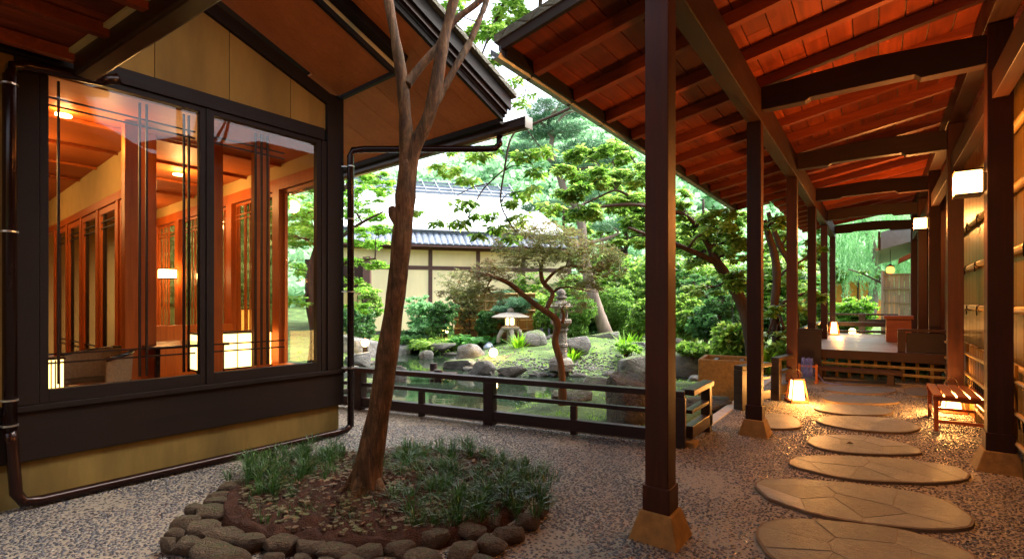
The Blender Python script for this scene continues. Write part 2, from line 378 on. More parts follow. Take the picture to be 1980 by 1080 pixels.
tm = nd(t, 'Math', operation='MULTIPLY'); t.links.new(thr.outputs[0], tm.inputs[0]); t.links.new(th2.outputs[0], tm.inputs[1])
df = nd(t, 'Math', operation='SUBTRACT'); t.links.new(tm.outputs[0], df.inputs[0]); t.links.new(vo.outputs['Distance'], df.inputs[1])
mk = nd(t, 'MapRange'); mk.inputs[1].default_value = -.02; mk.inputs[2].default_value = .05; t.links.new(df.outputs[0], mk.inputs[0])
pc = ramp(t, sz.outputs[1], [(0, (.022, .024, .032)), (.45, (.055, .056, .07)), (.8, (.11, .10, .10)), (1, (.24, .18, .12))])
mo = nd(t, 'TexNoise', Scale=60.0, Detail=4.0); t.links.new(c, mo.inputs['Vector'])
mcol = ramp(t, mo.outputs[0], [(.3, (.13, .105, .075)), (.7, (.25, .205, .15))])
mx = nd(t, 'MixRGB'); t.links.new(mk.outputs[0], mx.inputs[0]); t.links.new(mcol.outputs[0], mx.inputs[1]); t.links.new(pc.outputs[0], mx.inputs[2])
t.links.new(mx.outputs[0], b.inputs['Base Color'])
rr = nd(t, 'MapRange'); rr.inputs[3].default_value = .7; rr.inputs[4].default_value = .22; t.links.new(mk.outputs[0], rr.inputs[0]); t.links.new(rr.outputs[0], b.inputs['Roughness'])
hh = nd(t, 'Math', operation='MAXIMUM'); hh.inputs[1].default_value = 0.0; t.links.new(df.outputs[0], hh.inputs[0])
hp = nd(t, 'Math', operation='POWER'); hp.inputs[1].default_value = .55; t.links.new(hh.outputs[0], hp.inputs[0])
bump(t, b, hp.outputs[0], 1.0, .012)
# moss ground
m, t, b, o = newmat('mossy_garden_ground'); MT['moss'] = m
c = coords(t, (1, 1, 1), rnd=False)
n = nd(t, 'TexNoise', Scale=1.3, Detail=8.0, Roughness=.7); t.links.new(c, n.inputs['Vector'])
n2 = nd(t, 'TexNoise', Scale=26.0, Detail=5.0, Roughness=.7); t.links.new(c, n2.inputs['Vector'])
ad = nd(t, 'Math', operation='MULTIPLY_ADD'); ad.inputs[1].default_value = .35; t.links.new(n2.outputs[0], ad.inputs[0])
m2 = nd(t, 'Math', operation='MULTIPLY'); m2.inputs[1].default_value = .65; t.links.new(n.outputs[0], m2.inputs[0]); t.links.new(m2.outputs[0], ad.inputs[2])
r = ramp(t, ad.outputs[0], [(.34, (.07, .06, .035)), (.42, (.03, .065, .014)), (.52, (.085, .15, .03)), (.66, (.18, .26, .06))])
t.links.new(r.outputs[0], b.inputs['Base Color']); b.inputs['Roughness'].default_value = .9; bump(t, b, n2.outputs[0], .9, .05)
# flagstone with per-piece tone
m, t, b, o = newmat('flagstone'); MT['flag'] = m
c = coords(t, (1, 1, 1)); n = nd(t, 'TexNoise', Scale=7.0, Detail=8.0, Roughness=.7); t.links.new(c, n.inputs['Vector'])
r = ramp(t, n.outputs[0], [(.3, (.034, .034, .040)), (.7, (.082, .082, .090))]); t.links.new(vary(t, r.outputs[0], .42), b.inputs['Base Color'])
b.inputs['Roughness'].default_value = .48; c3 = coords(t, (1, 5, 1)); n2 = nd(t, 'TexNoise', Scale=14.0, Detail=10.0, Roughness=.75, Distortion=1.5); t.links.new(c3, n2.inputs['Vector']); bump(t, b, n2.outputs[0], 1.0, .022)
mz = nd(t, 'MixRGB', blend_type='OVERLAY'); mz.inputs[0].default_value = .75; lk = b.inputs['Base Color'].links[0].from_socket; t.links.new(lk, mz.inputs[1]); t.links.new(n2.outputs[0], mz.inputs[2]); t.links.new(mz.outputs[0], b.inputs['Base Color'])
m = MT['flag'].copy(); m.name = 'pale_flagstone'; MT['flagpale'] = m
for n_ in m.node_tree.nodes:
    if n_.type == 'VALTORGB':
        for e_ in n_.color_ramp.elements: e_.color = tuple(min(1, x*2.1) for x in e_.color[:3])+(1,)
MT['joint'] = plain('ochre_joint_mortar', (.11, .075, .045), .85, 0, 30, .2, .4)
MT['paper'] = plain('shoji_paper', (.8, .7, .5), .8, 0, 5, .05, 0)
MT['leaf_brown'] = plain('dry_leaf', (.10, .045, .015), .7, 0, 20, .3, .2)
# ================================================================== THE SETTING: ground, water, hill
WATER_Z = -.38
POND_PX = [(470,800),(640,830),(800,838),(905,822),(977,794),(1025,776),(1072,766),(1110,750),(1131,738),(1210,737),(1250,747),(1330,744),(1400,724),(1450,706),
           (1380,698),(1300,704),(1245,724),(1200,722),(1100,727),(1040,727),(960,725),(930,719),(900,713),(868,707),(890,694),(915,685),(925,677),(905,672),
           (850,676),(800,677),(770,684),(745,692),(705,704),(668,712),(600,722),(480,742)]
def onplane(px, py, z): return G(px, py, z)
pond = np.array([tuple(onplane(px, py, WATER_Z)[:2]) for px, py in POND_PX])
def poly_sd(P, poly):
    """signed distance (negative inside) of points P (n,2)"""
    a = poly; b = np.roll(poly, -1, 0); dmin = np.full(len(P), 1e9); ins = np.zeros(len(P), bool)
    for (ax, ay), (bx, by) in zip(a, b):
        ex, ey = bx-ax, by-ay; L = ex*ex+ey*ey+1e-9
        tt = np.clip(((P[:,0]-ax)*ex+(P[:,1]-ay)*ey)/L, 0, 1)
        d = np.hypot(P[:,0]-ax-tt*ex, P[:,1]-ay-tt*ey); dmin = np.minimum(dmin, d)
        c = ((ay > P[:,1]) != (by > P[:,1])) & (P[:,0] < (bx-ax)*(P[:,1]-ay)/(by-ay+1e-12)+ax); ins ^= c
    return np.where(ins, -dmin, dmin)
def kerb_y(x): return 5.27+.205*(x+1.6)
PAVE = np.array([(-16, kerb_y(-16)), (-1.68, kerb_y(-1.68)), (-1.68, 12.4), (1.6, 12.4), (1.6, -6), (-16, -6)])
def fbm(x, y, s, seed=0.0): return noise.fractal(Vector((x*s+seed, y*s-seed, seed*1.7)), 1.0, 2.1, 5)
def land_np(P):
    sd_ = poly_sd(P, pond); pv = poly_sd(P, PAVE)
    cy = -P[:,0]*ST+P[:,1]*CT; cx = P[:,0]*CT+P[:,1]*ST
    h = np.where(sd_ < 0, WATER_Z-.02+np.maximum(sd_*.5, -.5), WATER_Z-.02+.36*(1-np.exp(-sd_*1.5)))
    isl = np.exp(-(((cx-2.4)/2.6)**2+((cy-16.5)/2.6)**2)); h += np.where(sd_ > 0, isl*.34*np.clip(sd_/1.5, 0, 1), 0)
    h += np.where(sd_ > 0, np.clip((cy-19)*.045, 0, .4)*np.clip(sd_, 0, 1), 0)
    far = np.clip(cy-34, 0, 400); h += far*.1
    h = np.where(pv < .25, np.minimum(h, -.12-.45*np.clip((.25-pv)*2, 0, 1)), h)
    return h
xs = np.concatenate([np.arange(-60, -26, 2.0), np.arange(-26, 14, .16), np.arange(14, 60, 2.0)])
ys = np.concatenate([np.arange(-6, 2, 1.0), np.arange(2, 27, .16), np.arange(27, 90, 2.0)])
GX, GY = np.meshgrid(xs, ys); P = np.stack([GX.ravel(), GY.ravel()], 1); Z = land_np(P)
near = (P[:,0] > -26) & (P[:,0] < 14) & (P[:,1] > 2) & (P[:,1] < 27)
for i in np.nonzero(near)[0]: Z[i] += .045*fbm(P[i,0], P[i,1], 1.3)+.02*fbm(P[i,0], P[i,1], 5.0)
me = bpy.data.meshes.new('garden_ground'); nx, ny = len(xs), len(ys)
idx = np.arange(nx*ny).reshape(ny, nx)
quads = np.stack([idx[:-1,:-1], idx[:-1,1:], idx[1:,1:], idx[1:,:-1]], -1).reshape(-1, 4)
me.vertices.add(nx*ny); me.vertices.foreach_set('co', np.stack([P[:,0], P[:,1], Z], 1).astype(np.float32).ravel())
me.loops.add(quads.size); me.loops.foreach_set('vertex_index', quads.ravel().astype(np.int32))
me.polygons.add(len(quads)); me.polygons.foreach_set('loop_start', np.arange(0, quads.size, 4, dtype=np.int32))
me.polygons.foreach_set('use_smooth', np.ones(len(quads), bool)); me.update(calc_edges=True); me.validate()
link('garden_ground', me, MT['moss'], kind='structure')
def gz(x, y): return float(land_np(np.array([[x, y]]))[0])
MB().prism([(-40, -6), (14, -6), (14, 26), (-40, 26)], WATER_Z-.02, WATER_Z).build('pond_water', MT['water'], kind='structure')
MB().prism([tuple(p) for p in PAVE][::-1], -.5, 0).build('pebble_paving', MT['pebble'], kind='structure')
# far terrain sheet reaching the horizon
bm_ = MB(); n_ = 40
ring = [(60*math.cos(2*math.pi*i/n_), 60*math.sin(2*math.pi*i/n_)) for i in range(n_)]
bm_.prism([(x*20, y*20) for x, y in ring], -4, -1.2); bm_.build('far_terrain', MT['moss'], kind='structure')

# pale kerb stones along the edge of the paving
kt = thing('stone_kerb', 'long pale stone kerb edging the pebble paving beside the pond rail', 'kerb', (-1.62, 5.25, 0))
x = -1.75; rk = random.Random(3)
while x > -11:
    L = rk.uniform(.55, .8); x1 = x-L+.012
    MB().bar((x, kerb_y(x)+.03, -.06), (x1, kerb_y(x1)+.03, -.06), .14, .17).build('kerb_stone', MT['kerb'], kt, w=True, bevel=.008); x -= L
y = kerb_y(-1.75)+.06
while y < 11.2:
    L = rk.uniform(.8, 1.1); y1 = y+L-.012
    MB().bar((-1.69, y, -.06), (-1.69, y1, -.06), .14, .14).build('kerb_stone', MT['kerb'], kt, w=True, bevel=.008); y += L

# ================================================================== THE COVERED WALKWAY
PX, RX, SP = -1.117, .88, 3.06
PY = [3.10+SP*k for k in range(6)]; RY = PY
cw = thing('covered_walkway', 'long open timber walkway with red rafters on two rows of dark square posts', 'walkway roof', (0, 11, 0))
DECK_Z = .55
def slope(x): return 3.935+.178*(x+1.04)      # underside of the rafters
def post(x, y, ztop, s=.15, pl=True):
    z0 = .178 if pl and y < 11.8 else (.0)
    p = MB().bb(x-s/2, x+s/2, y-s/2, y+s/2, z0+.002, ztop).build('post', MT['post'], cw, w=True, bevel=.006)
    MB().bb(x-s/2-.012, x+s/2+.012, y-s/2-.012, y+s/2+.012, z0, z0+.16).build('post_collar', MT['post'], p, w=True, bevel=.004)
    if pl and y < 11.8: MB().frust((x, y), .32 if x < 0 else .35, .205 if x < 0 else .22, -.01, z0+.001).build('post_base', MT['plinth'], p, w=True, bevel=.01)
    return p
for y in PY: post(PX, y, 3.545)
for y in RY: post(RX, y, 3.995 if y < 20 else 3.9, .17)
MB().bb(PX-.075, PX+.075, 2.86, 18.65, 3.55, slope(PX-.075)-.005).build('main_beam', MT['beamY'], cw, w=True, bevel=.006)
MB().bb(RX-.09, RX+.09, 2.86, 18.65, 4.0, slope(RX-.09)-.005).build('wall_plate', MT['beamY'], cw, w=True, bevel=.006)
for a, c in zip(RY[:-1], RY[1:]):
    MB().bb(RX-.055, RX+.055, a+.09, c-.09, 3.32, 3.56).build('linking_beam', MT['beamY'], cw, w=True, bevel=.005)
for y in PY:
    x0, x1 = PX+.077, RX-.087; zb = 3.665
    prof = [(x0, zb), (x0+.42, zb), (x0+.47, zb+.03), (x1-.50, zb+.03), (x1-.45, zb-.015), (x1, zb-.015), (x1, zb+.255), (x0+1.0, zb+.30), (x0, zb+.255)]
    b = MB(); n = len(prof); vs = [(p[0], y-.065, p[1]) for p in prof]+[(p[0], y+.065, p[1]) for p in prof]
    b.add(vs, [tuple(range(n)), tuple(range(n, 2*n))[::-1]]+[(i, (i+1) % n, (i+1) % n+n, i+n) for i in range(n)])
    b.build('tie_beam', MT['beamX'], cw, w=True, bevel=.005)
XE, XR = -2.60, 1.45
def eave(y): return XE if y < 12.3 else -1.95
rm = {}
k = 0; y = 3.865
ylist = [y+.765*i for i in range(20)]
for y in [3.1]+ylist:
    xe = -1.35 if y < 3.4 else eave(y)
    key = round(xe, 2)
    if key not in rm:
        b = MB(); w_, h_ = .075, .115
        b.bar((0, 0, slope(xe)+h_/2), (XR-xe, 0, slope(XR)+h_/2), w_, h_); rm[key] = b.mesh('rafter', MT['rafter'])
    r_ = piece('rafter', rm[key], (xe, y-11, 0), cw)
ang = math.atan(.178)
bwid = .205; x = XE-.05; nb = 0
while x < XR-.02:
    x1 = min(x+bwid, XR); y0 = 2.84 if x > -1.45 else 3.42; y1 = 12.32 if x < -2.0 else 18.7
    cuts = [y0]; 
    while cuts[-1] < y1-2.6: cuts.append(cuts[-1]+rk.uniform(1.5, 2.4)*1.5)
    cuts.append(y1)
    for a, c in zip(cuts[:-1], cuts[1:]):
        za, zc = slope(x)+.117+rk.uniform(0, .004), slope(x1)+.117
        b = MB(); xa, xb = x+.005, x1-.005
        b.add([(xa, a+.003, za), (xb, a+.003, zc), (xb, c-.003, zc), (xa, c-.003, za), (xa, a+.003, za+.018), (xb, a+.003, zc+.018), (xb, c-.003, zc+.018), (xa, c-.003, za+.018)],
              [(0,1,2,3), (7,6,5,4), (0,4,5,1), (1,5,6,2), (2,6,7,3), (3,7,4,0)])
        b.build('roof_board', MT['board'], cw, w=True)
    x = x1
def roofslab(x0, x1, y0, y1, lo, th, name, mat):
    b = MB(); z0, z1 = slope(x0)+lo, slope(x1)+lo
    b.add([(x0, y0, z0), (x1, y0, z1), (x1, y1, z1), (x0, y1, z0), (x0, y0, z0+th), (x1, y0, z1+th), (x1, y1, z1+th), (x0, y1, z0+th)],
          [(0,1,2,3), (7,6,5,4), (0,4,5,1), (1,5,6,2), (2,6,7,3), (3,7,4,0)])
    return b.build(name, mat, cw, w=True)
roofslab(XE-.10, -1.46, 3.36, 12.36, .142, .07, 'shingle_roof', MT['thatch'])
roofslab(-1.455, XR+.05, 2.80, 18.75, .142, .07, 'shingle_roof', MT['thatch'])
roofslab(-2.03, -1.46, 12.365, 18.75, .142, .07, 'shingle_roof', MT['thatch'])
roofslab(XE-.06, -1.47, 3.375, 3.415, .06, .08, 'verge_board', MT['beamX'])
roofslab(XE-.02, XE+.0, 3.42, 12.3, .0, .14, 'eave_fascia', MT['black'])
# eave gutter with hooks
b = MB(); prof = [(-.055, .05), (-.052, -.01), (-.03, -.045), (.03, -.045), (.052, -.01), (.055, .05), (.049, .05), (.045, -.008), (.026, -.038), (-.026, -.038), (-.045, -.008), (-.049, .05)]
gx, gzz = XE-.085, slope(XE)+.03
n = len(prof); vs = [(gx+p[0], yy, gzz+p[1]) for yy in (3.36, 12.33) for p in prof]
b.add(vs, [tuple(range(n)), tuple(range(n, 2*n))[::-1]]+[(i, (i+1) % n, (i+1) % n+n, i+n) for i in range(n)])
g_ = b.build('eave_gutter', MT['gutter'], cw, w=True)
for y in ylist:
    if y > 12.2: break
    MB().tube([(gx+.08, y, gzz+.07), (gx+.06, y, gzz-.02), (gx, y, gzz-.056), (gx-.055, y, gzz-.02), (gx-.062, y, gzz+.06)], .006, 5).build('gutter_hook', MT['chain'], g_, w=True)
rc = thing('rain_chain', 'thin dark rain chain hanging from the far end of the walkway gutter', 'rain chain', (gx, 12.2, .3))
b = MB(); z = gzz-.05
while z > .3:
    for a in (0, 1):
        dx, dy = (.02, 0) if a else (0, .02)
        b.tube([(gx-dx, 12.2-dy, z), (gx-dx, 12.2-dy, z-.06), (gx+dx, 12.2+dy, z-.06), (gx+dx, 12.2+dy, z), (gx-dx, 12.2-dy, z)], .005, 4, cap=False); z -= .05
b.build('chain_link', MT['chain'], rc, w=True, kind='stuff')
MB().lathe([(.05, 0), (.07, .12), (.07, .14), (.045, .14), (.03, .02)], (gx, 12.2, gzz-.17), 12).build('chain_cup', MT['copper'], rc, w=True)

# ================================================================== RIGHT WALL (bamboo panelled house wall)
WX = 1.13
bw = thing('bamboo_wall', 'tall ochre bamboo panelled house wall tied with black rope along the walkway', 'wall', (WX, 6, 0))
MB().bb(WX+.06, WX+.3, -7.0, 11.9, 0, 4.3).build('backing_wall', MT['black'], bw, w=True)
y = 3.2; cols = 0
stm = MB().tube([(0, 0, .12), (0, 0, 4.25)], .028, 6, cap=False).mesh('bamboo_stave', MT['bambooz'], True)
wide = MB().bb(-.03, 0, -.155, .155, .1, 4.25).mesh('bamboo_sheet', MT['bambooz'])
while y < 11.8:
    piece('bamboo_sheet', wide, (0.05, y-6, 0), bw, scale=(1, .98, 1)); y += .315
y = 9.4
for zz in (.35, .86, 1.43, 2.02, 2.64, 3.24):
    pb = MB().tube([(WX-.03, 3.0+.4*i, zz+rk.uniform(-.006, .006)) for i in range(23)], .038, 9).build('bamboo_pole', MT['bamboo'], bw, w=True, smooth=True)
    yy = 3.3+rk.uniform(0, .2)
    while yy < 11.7:
        MB().lathe([(.036, -.006), (.041, 0), (.036, .006)], (0, 0, 0), 9)
        kn = MB(); kn.tube([(WX-.03, yy-.012, zz), (WX-.03, yy+.012, zz)], .044, 9); kn.build('tie_rope', MT['rope'], pb, w=True)
        kn = MB(); kn.tube([(WX-.07, yy, zz+.03), (WX-.078, yy+.01, zz-.02), (WX-.07, yy+.03, zz-.10)], .006, 5); kn.tube([(WX-.07, yy, zz+.03), (WX-.08, yy-.01, zz-.02), (WX-.072, yy-.025, zz-.09)], .006, 5); kn.build('tie_rope', MT['rope'], pb, w=True)
        yy += .92
# doors/frames further along
hw = thing('walkway_house_wall', 'dark timber framed house wall with tall narrow doors beyond the bamboo panels', 'wall', (1.15, 15, 0))
MB().bb(1.22, 1.4, 11.95, 18.7, 0, 4.3).build('backing_wall', MT['black'], hw, w=True)
for i in range(7):
    y = 12.0+i*1.0
    MB().bb(1.10, 1.218, y, y+.09, 0, 4.2).build('door_post', MT['post'], hw, w=True)
    d_ = MB().bb(1.18, 1.218, y+.1, y+.96, .6, 3.0).build('sliding_door', MT['beamX'], hw, w=True)
    MB().bb(1.165, 1.178, y+.2, y+.86, 1.3, 2.8).build('door_panel', MT['soffit'], d_, w=True)

# low bamboo fence in front of the wall foot
bf = thing('low_bamboo_fence', 'low fence of upright bamboo poles along the foot of the panelled wall', 'fence', (1.02, 7, 0))
y = 4.7
pm = MB().tube([(0, 0, 0), (0, 0, .42), (0, 0, .92)], .024, 8).mesh('bamboo_upright', MT['bambooz'], True)
while y < 11.6:
    if not any(abs(y-c) < .11 for c in RY): 
        piece('bamboo_upright', pm, (0, y-7, 0), bf, rot=(rk.uniform(-.01, .01), 0, rk.random()*6))
        MB().tube([(-.03, y-7, .50), (-.045, y-7+.02, .52), (-.04, y-7+.01, .42)], .008, 5).build('tie_rope', MT['rope'], bf)
    y += .155
for zz in (.26, .52, .8):
    MB().tube([(1.02-.032, 4.6, zz), (1.02-.032, 8, zz+.01), (1.02-.032, 11.7, zz)], .02, 8).build('bamboo_rail', MT['bamboo'], bf, w=True, smooth=True)

# ================================================================== THE DECK
dk = thing('timber_deck', 'raised grey brown timber deck at the far end of the walkway', 'deck', (0, 15, 0))
DY0, DY1 = 11.85, 18.45
pmesh = MB().bb(-1.35, 1.08, -.072, .072, DECK_Z-.035, DECK_Z).mesh('deck_board', MT['deck'])
y = DY0+.08
while y < DY1:
    piece('deck_board', pmesh, (0, y-15, rk.uniform(-.002, .002)), dk); y += .15
MB().bb(-1.4, 1.1, DY0-.06, DY0, DECK_Z-.17, DECK_Z+.005).build('deck_edge_beam', MT['post'], dk, w=True, bevel=.005)
MB().bb(-1.4, 1.1, DY0+.2, DY1, DECK_Z-.2, DECK_Z-.037).build('deck_joists', MT['black'], dk, w=True)
lt = thing('bamboo_lattice', 'open lattice of paired bamboo sticks under the front edge of the deck', 'lattice', (0, DY0+.03, 0))
vm = MB().tube([(-.014, 0, 0), (-.014, 0, .37)], .013, 6).tube([(.014, 0, 0), (.014, 0, .37)], .013, 6).mesh('lattice_upright', MT['bambooz'], True)
for i in range(12): piece('lattice_upright', vm, (-1.28+i*.21, .0, .005), lt)
for zz in (.12, .26):
    MB().tube([(-1.35, -.022, zz), (1.1, -.022, zz)], .012, 6).tube([(-1.35, -.022, zz+.027), (1.1, -.022, zz+.027)], .012, 6).build('lattice_rail', MT['bamboo'], lt)
sb = thing('entry_step_bench', 'long low dark wooden step standing in front of the deck', 'step', (-.35, 11.35, 0))
MB().bb(-.72, .72, -.2, .2, .19, .25).build('step_top', MT['post'], sb, bevel=.006)
for sx in (-.55, .55): MB().bb(sx-.05, sx+.05, -.15, .15, 0, .188).build('leg', MT['post'], sb, bevel=.005)
# deck railings
def railing(nm, label, pts, h, rails, posts, base=0.0, mat='rail', cap=.10, grp=None, foot=True):
    p0, p1 = Vector((*pts[0], 0)), Vector((*pts[1], 0)); dv = (p1-p0).normalized(); rot = math.atan2(dv.y, dv.x)
    t_ = thing(nm, label, 'railing', (p0.x, p0.y, base), rot, grp); L = (p1-p0).length
    for zz, hh, ww in rails: MB().bb(0, L, -ww/2, ww/2, zz-hh, zz).build('rail', MT[mat], t_, bevel=.006)
    for s_, z0, z1, ww in posts:
        MB().bb(s_-ww/2, s_+ww/2, -ww/2, ww/2, z0, z1).build('rail_post', MT[mat], t_, bevel=.006)
    return t_
railing('deck_railing', 'dark low railing across the far end of the deck with garden behind it', ((-1.3, 18.35), (.5, 18.35)), .6,
        [(.62, .05, .07), (.36, .13, .05), (.10, .05, .05)], [(.03, .0, .567, .07)], DECK_Z)
railing('deck_railing', 'dark railing standing on the left edge of the deck between the posts', ((-1.28, 11.9), (-1.28, 18.2)), .6,
        [(.42, .05, .08), (.20, .10, .05)], [(.05, 0, .368, .09), (3.0, 0, .368, .09), (6.2, 0, .368, .09)], DECK_Z)
pn = thing('deck_side_panel', 'dark wooden panel with a top rail at the near left corner of the deck', 'panel', (-1.1, 11.72, 0))
MB().bb(-.22, .2, -.03, .03, .0, .92).build('board_panel', MT['beamX'], pn); MB().bb(-.26, .22, -.05, .05, .922, .97).build('rail', MT['beamX'], pn)
pn = thing('deck_side_panel', 'brown wooden half wall with a top rail at the near right corner of the deck', 'panel', (.72, 11.95, 0))
MB().bb(-.27, .3, .0, .05, DECK_Z+.006, .93).build('board_panel', MT['beamX'], pn); MB().bb(-.4, .3, -.03, .08, .952, 1.0).build('rail', MT['post'], pn)
MB().bb(-.4, -.28, -.04, .09, DECK_Z+.006, .95).build('corner_post', MT['post'], pn)
bx = thing('wooden_cabinet', 'square red brown wooden cabinet with an overhanging top standing on the deck', 'cabinet', (.42, 15.2, DECK_Z))
MB().bb(-.24, .24, -.24, .24, .0, .55).build('body', MT['boxw'], bx, bevel=.006); MB().bb(-.28, .28, -.28, .28, .552, .64).build('top', MT['boxw'], bx, bevel=.008)

# ================================================================== POND-SIDE RAILS
x0, x1 = -1.60, -8.6
A_ = (x0, 5.15); sl = .205; ca = math.hypot(1, sl)
B_ = (x1, 5.15+sl*(x1-x0))
Lr = math.hypot(x1-x0, sl*(x1-x0))
main = railing('pond_railing', 'long low dark timber railing along the pond edge of the paving', (A_, B_), .57,
        [(.585, .062, .115), (.375, .045, .06), (.17, .125, .09)],
        [(.06, 0, .522, .14), (1.20, .0, .328, .07), (2.28, 0, .522, .13), (3.30, 0, .328, .07), (4.35, 0, .522, .13), (6.4, 0, .522, .13)])
rl = railing('corridor_railing', 'short dark end railing with warm lit top beside the nearest walkway post', ((-1.6, 5.26), (-1.6, 6.05)), .57,
        [(.585, .062, .13), (.37, .04, .09), (.20, .13, .1)], [(.70, 0, .522, .10)], mat='railY')
for ob in [main]: pass
MB().bb(-.09, .09, -.09, .09, -.02, .05).build('rail_post_foot', MT['plinth'], rl, bevel=.01)
railing('corridor_railing', 'short dark railing beside the second walkway post behind its stone base', ((-1.56, 7.40), (-1.30, 8.1)), .6,
        [(.62, .055, .13), (.42, .04, .08), (.22, .13, .09)], [(.06, -.06, .563, .13)], mat='railY')
railing('corridor_railing', 'short dark railing joined to the third walkway post behind the floor lantern', ((-1.25, 8.42), (-1.14, 9.12)), .6,
        [(.66, .055, .12), (.44, .04, .08), (.22, .13, .08)], [(.06, 0, .603, .12)], mat='railY')
tr_ = thing('stone_trough', 'large square ochre stone trough standing on the garden bank by the gap in the railing', 'trough', (*G(1408, 772, -.12)[:2], -.2), math.radians(8))
b = MB(); a_, w_ = .42, .07
b.bb(-a_, a_, -a_, -a_+w_, 0, .78); b.bb(-a_, a_, a_-w_, a_, 0, .78); b.bb(-a_, -a_+w_, -a_+w_, a_-w_, 0, .78); b.bb(a_-w_, a_, -a_+w_, a_-w_, 0, .78)
b.build('trough_wall', MT['trough'], tr_, bevel=.02); MB().bb(-a_+w_, a_-w_, -a_+w_, a_-w_, .0, .6).build('trough_floor', MT['rockd'], tr_)
for i, (ax, ay) in enumerate(((-.2, 0), (.2, 0))): MB().bb(ax-.03, ax+.03, -a_+w_+.002, a_-w_-.002, .70, .74).build('cover_bar', MT['rail'], tr_)

# ================================================================== STEPPING SLABS (ground stones with flag pieces)
def clip(poly, p, nrm):
    out = []
    for i in range(len(poly)):
        a, c = poly[i], poly[(i+1) % len(poly)]
        da, dc = (a[0]-p[0])*nrm[0]+(a[1]-p[1])*nrm[1], (c[0]-p[0])*nrm[0]+(c[1]-p[1])*nrm[1]
        if da <= 0: out.append(a)
        if da*dc < 0:
            u = da/(da-dc); out.append((a[0]+(c[0]-a[0])*u, a[1]+(c[1]-a[1])*u))
    return out
def inset(poly, d):
    cx_, cy_ = sum(p[0] for p in poly)/len(poly), sum(p[1] for p in poly)/len(poly)
    out = []
    for x, y in poly:
        r = math.hypot(x-cx_, y-cy_); out.append((cx_+(x-cx_)*max(0, 1-d/max(r, .01)), cy_+(y-cy_)*max(0, 1-d/max(r, .01))))
    return out
SLABS = [
 ([(1458,1050),(1462,1022),(1490,1009),(1560,1007),(1640,1013),(1720,1025),(1800,1042),(1860,1062),(1898,1085),(1890,1110),(1820,1130),(1700,1140),(1560,1120),(1490,1088)], 8, 'grey flagstone oval cut off by the bottom edge of the picture'),
 ([(1453,940),(1468,930),(1533,928),(1610,934),(1700,944),(1780,957),(1840,975),(1878,995),(1890,1015),(1870,1029),(1800,1030),(1720,1023),(1640,1012),(1560,996),(1500,975),(1465,955)], 8, 'largest flagstone oval with a pale round stone at its left tip'),
 ([(1520,893),(1545,884),(1610,883),(1690,887),(1780,893),(1850,905),(1880,920),(1873,933),(1800,939),(1700,936),(1620,927),(1560,914),(1528,903)], 7, 'long flagstone oval with three cross joints, third from the front'),
 ([(1558,853),(1580,844),(1640,842),(1700,849),(1760,862),(1786,874),(1780,881),(1720,883),(1640,880),(1580,870),(1562,861)], 6, 'flagstone oval with a small dry leaf lying on it'),
 ([(1572,815),(1590,807),(1640,806),(1700,808),(1750,815),(1783,827),(1780,834),(1735,841),(1660,835),(1600,825)], 5, 'flagstone oval beside the near end of the slatted bench'),
 ([(1569,792),(1585,785),(1650,784),(1700,788),(1732,797),(1722,803),(1670,806),(1610,802)], 4, 'narrow flagstone oval lit by the floor lantern'),
 ([(1586,769),(1612,765),(1680,766),(1730,773),(1745,781),(1700,783),(1640,782),(1600,778)], 4, 'narrow flagstone oval between the lantern and the bench'),
 ([(1584,752),(1620,748),(1690,748),(1735,753),(1733,760),(1690,764),(1640,762),(1600,757)], 3, 'thin flagstone oval near the deck step'),
 ([(1600,741),(1640,738),(1700,738),(1738,741),(1720,745),(1650,745)], 2, 'furthest flagstone strip directly in front of the deck step'),
 ([(1742,754),(1775,750),(1800,754),(1800,768),(1758,768)], 2, 'small flagstone behind the slatted bench'),
 ([(1478,802),(1520,802),(1548,815),(1552,828),(1535,832),(1480,832),(1470,818)], 3, 'square flagstone between the second post and the floor lantern')]
def smoothpoly(p, it=2):
    for _ in range(it):
        q = []
        for i in range(len(p)):
            a, c = p[i], p[(i+1) % len(p)]
            q += [(a[0]*.75+c[0]*.25, a[1]*.75+c[1]*.25), (a[0]*.25+c[0]*.75, a[1]*.25+c[1]*.75)]
        p = q
    return p
def area(p): return abs(sum(p[i][0]*p[(i+1) % len(p)][1]-p[(i+1) % len(p)][0]*p[i][1] for i in range(len(p)))/2)
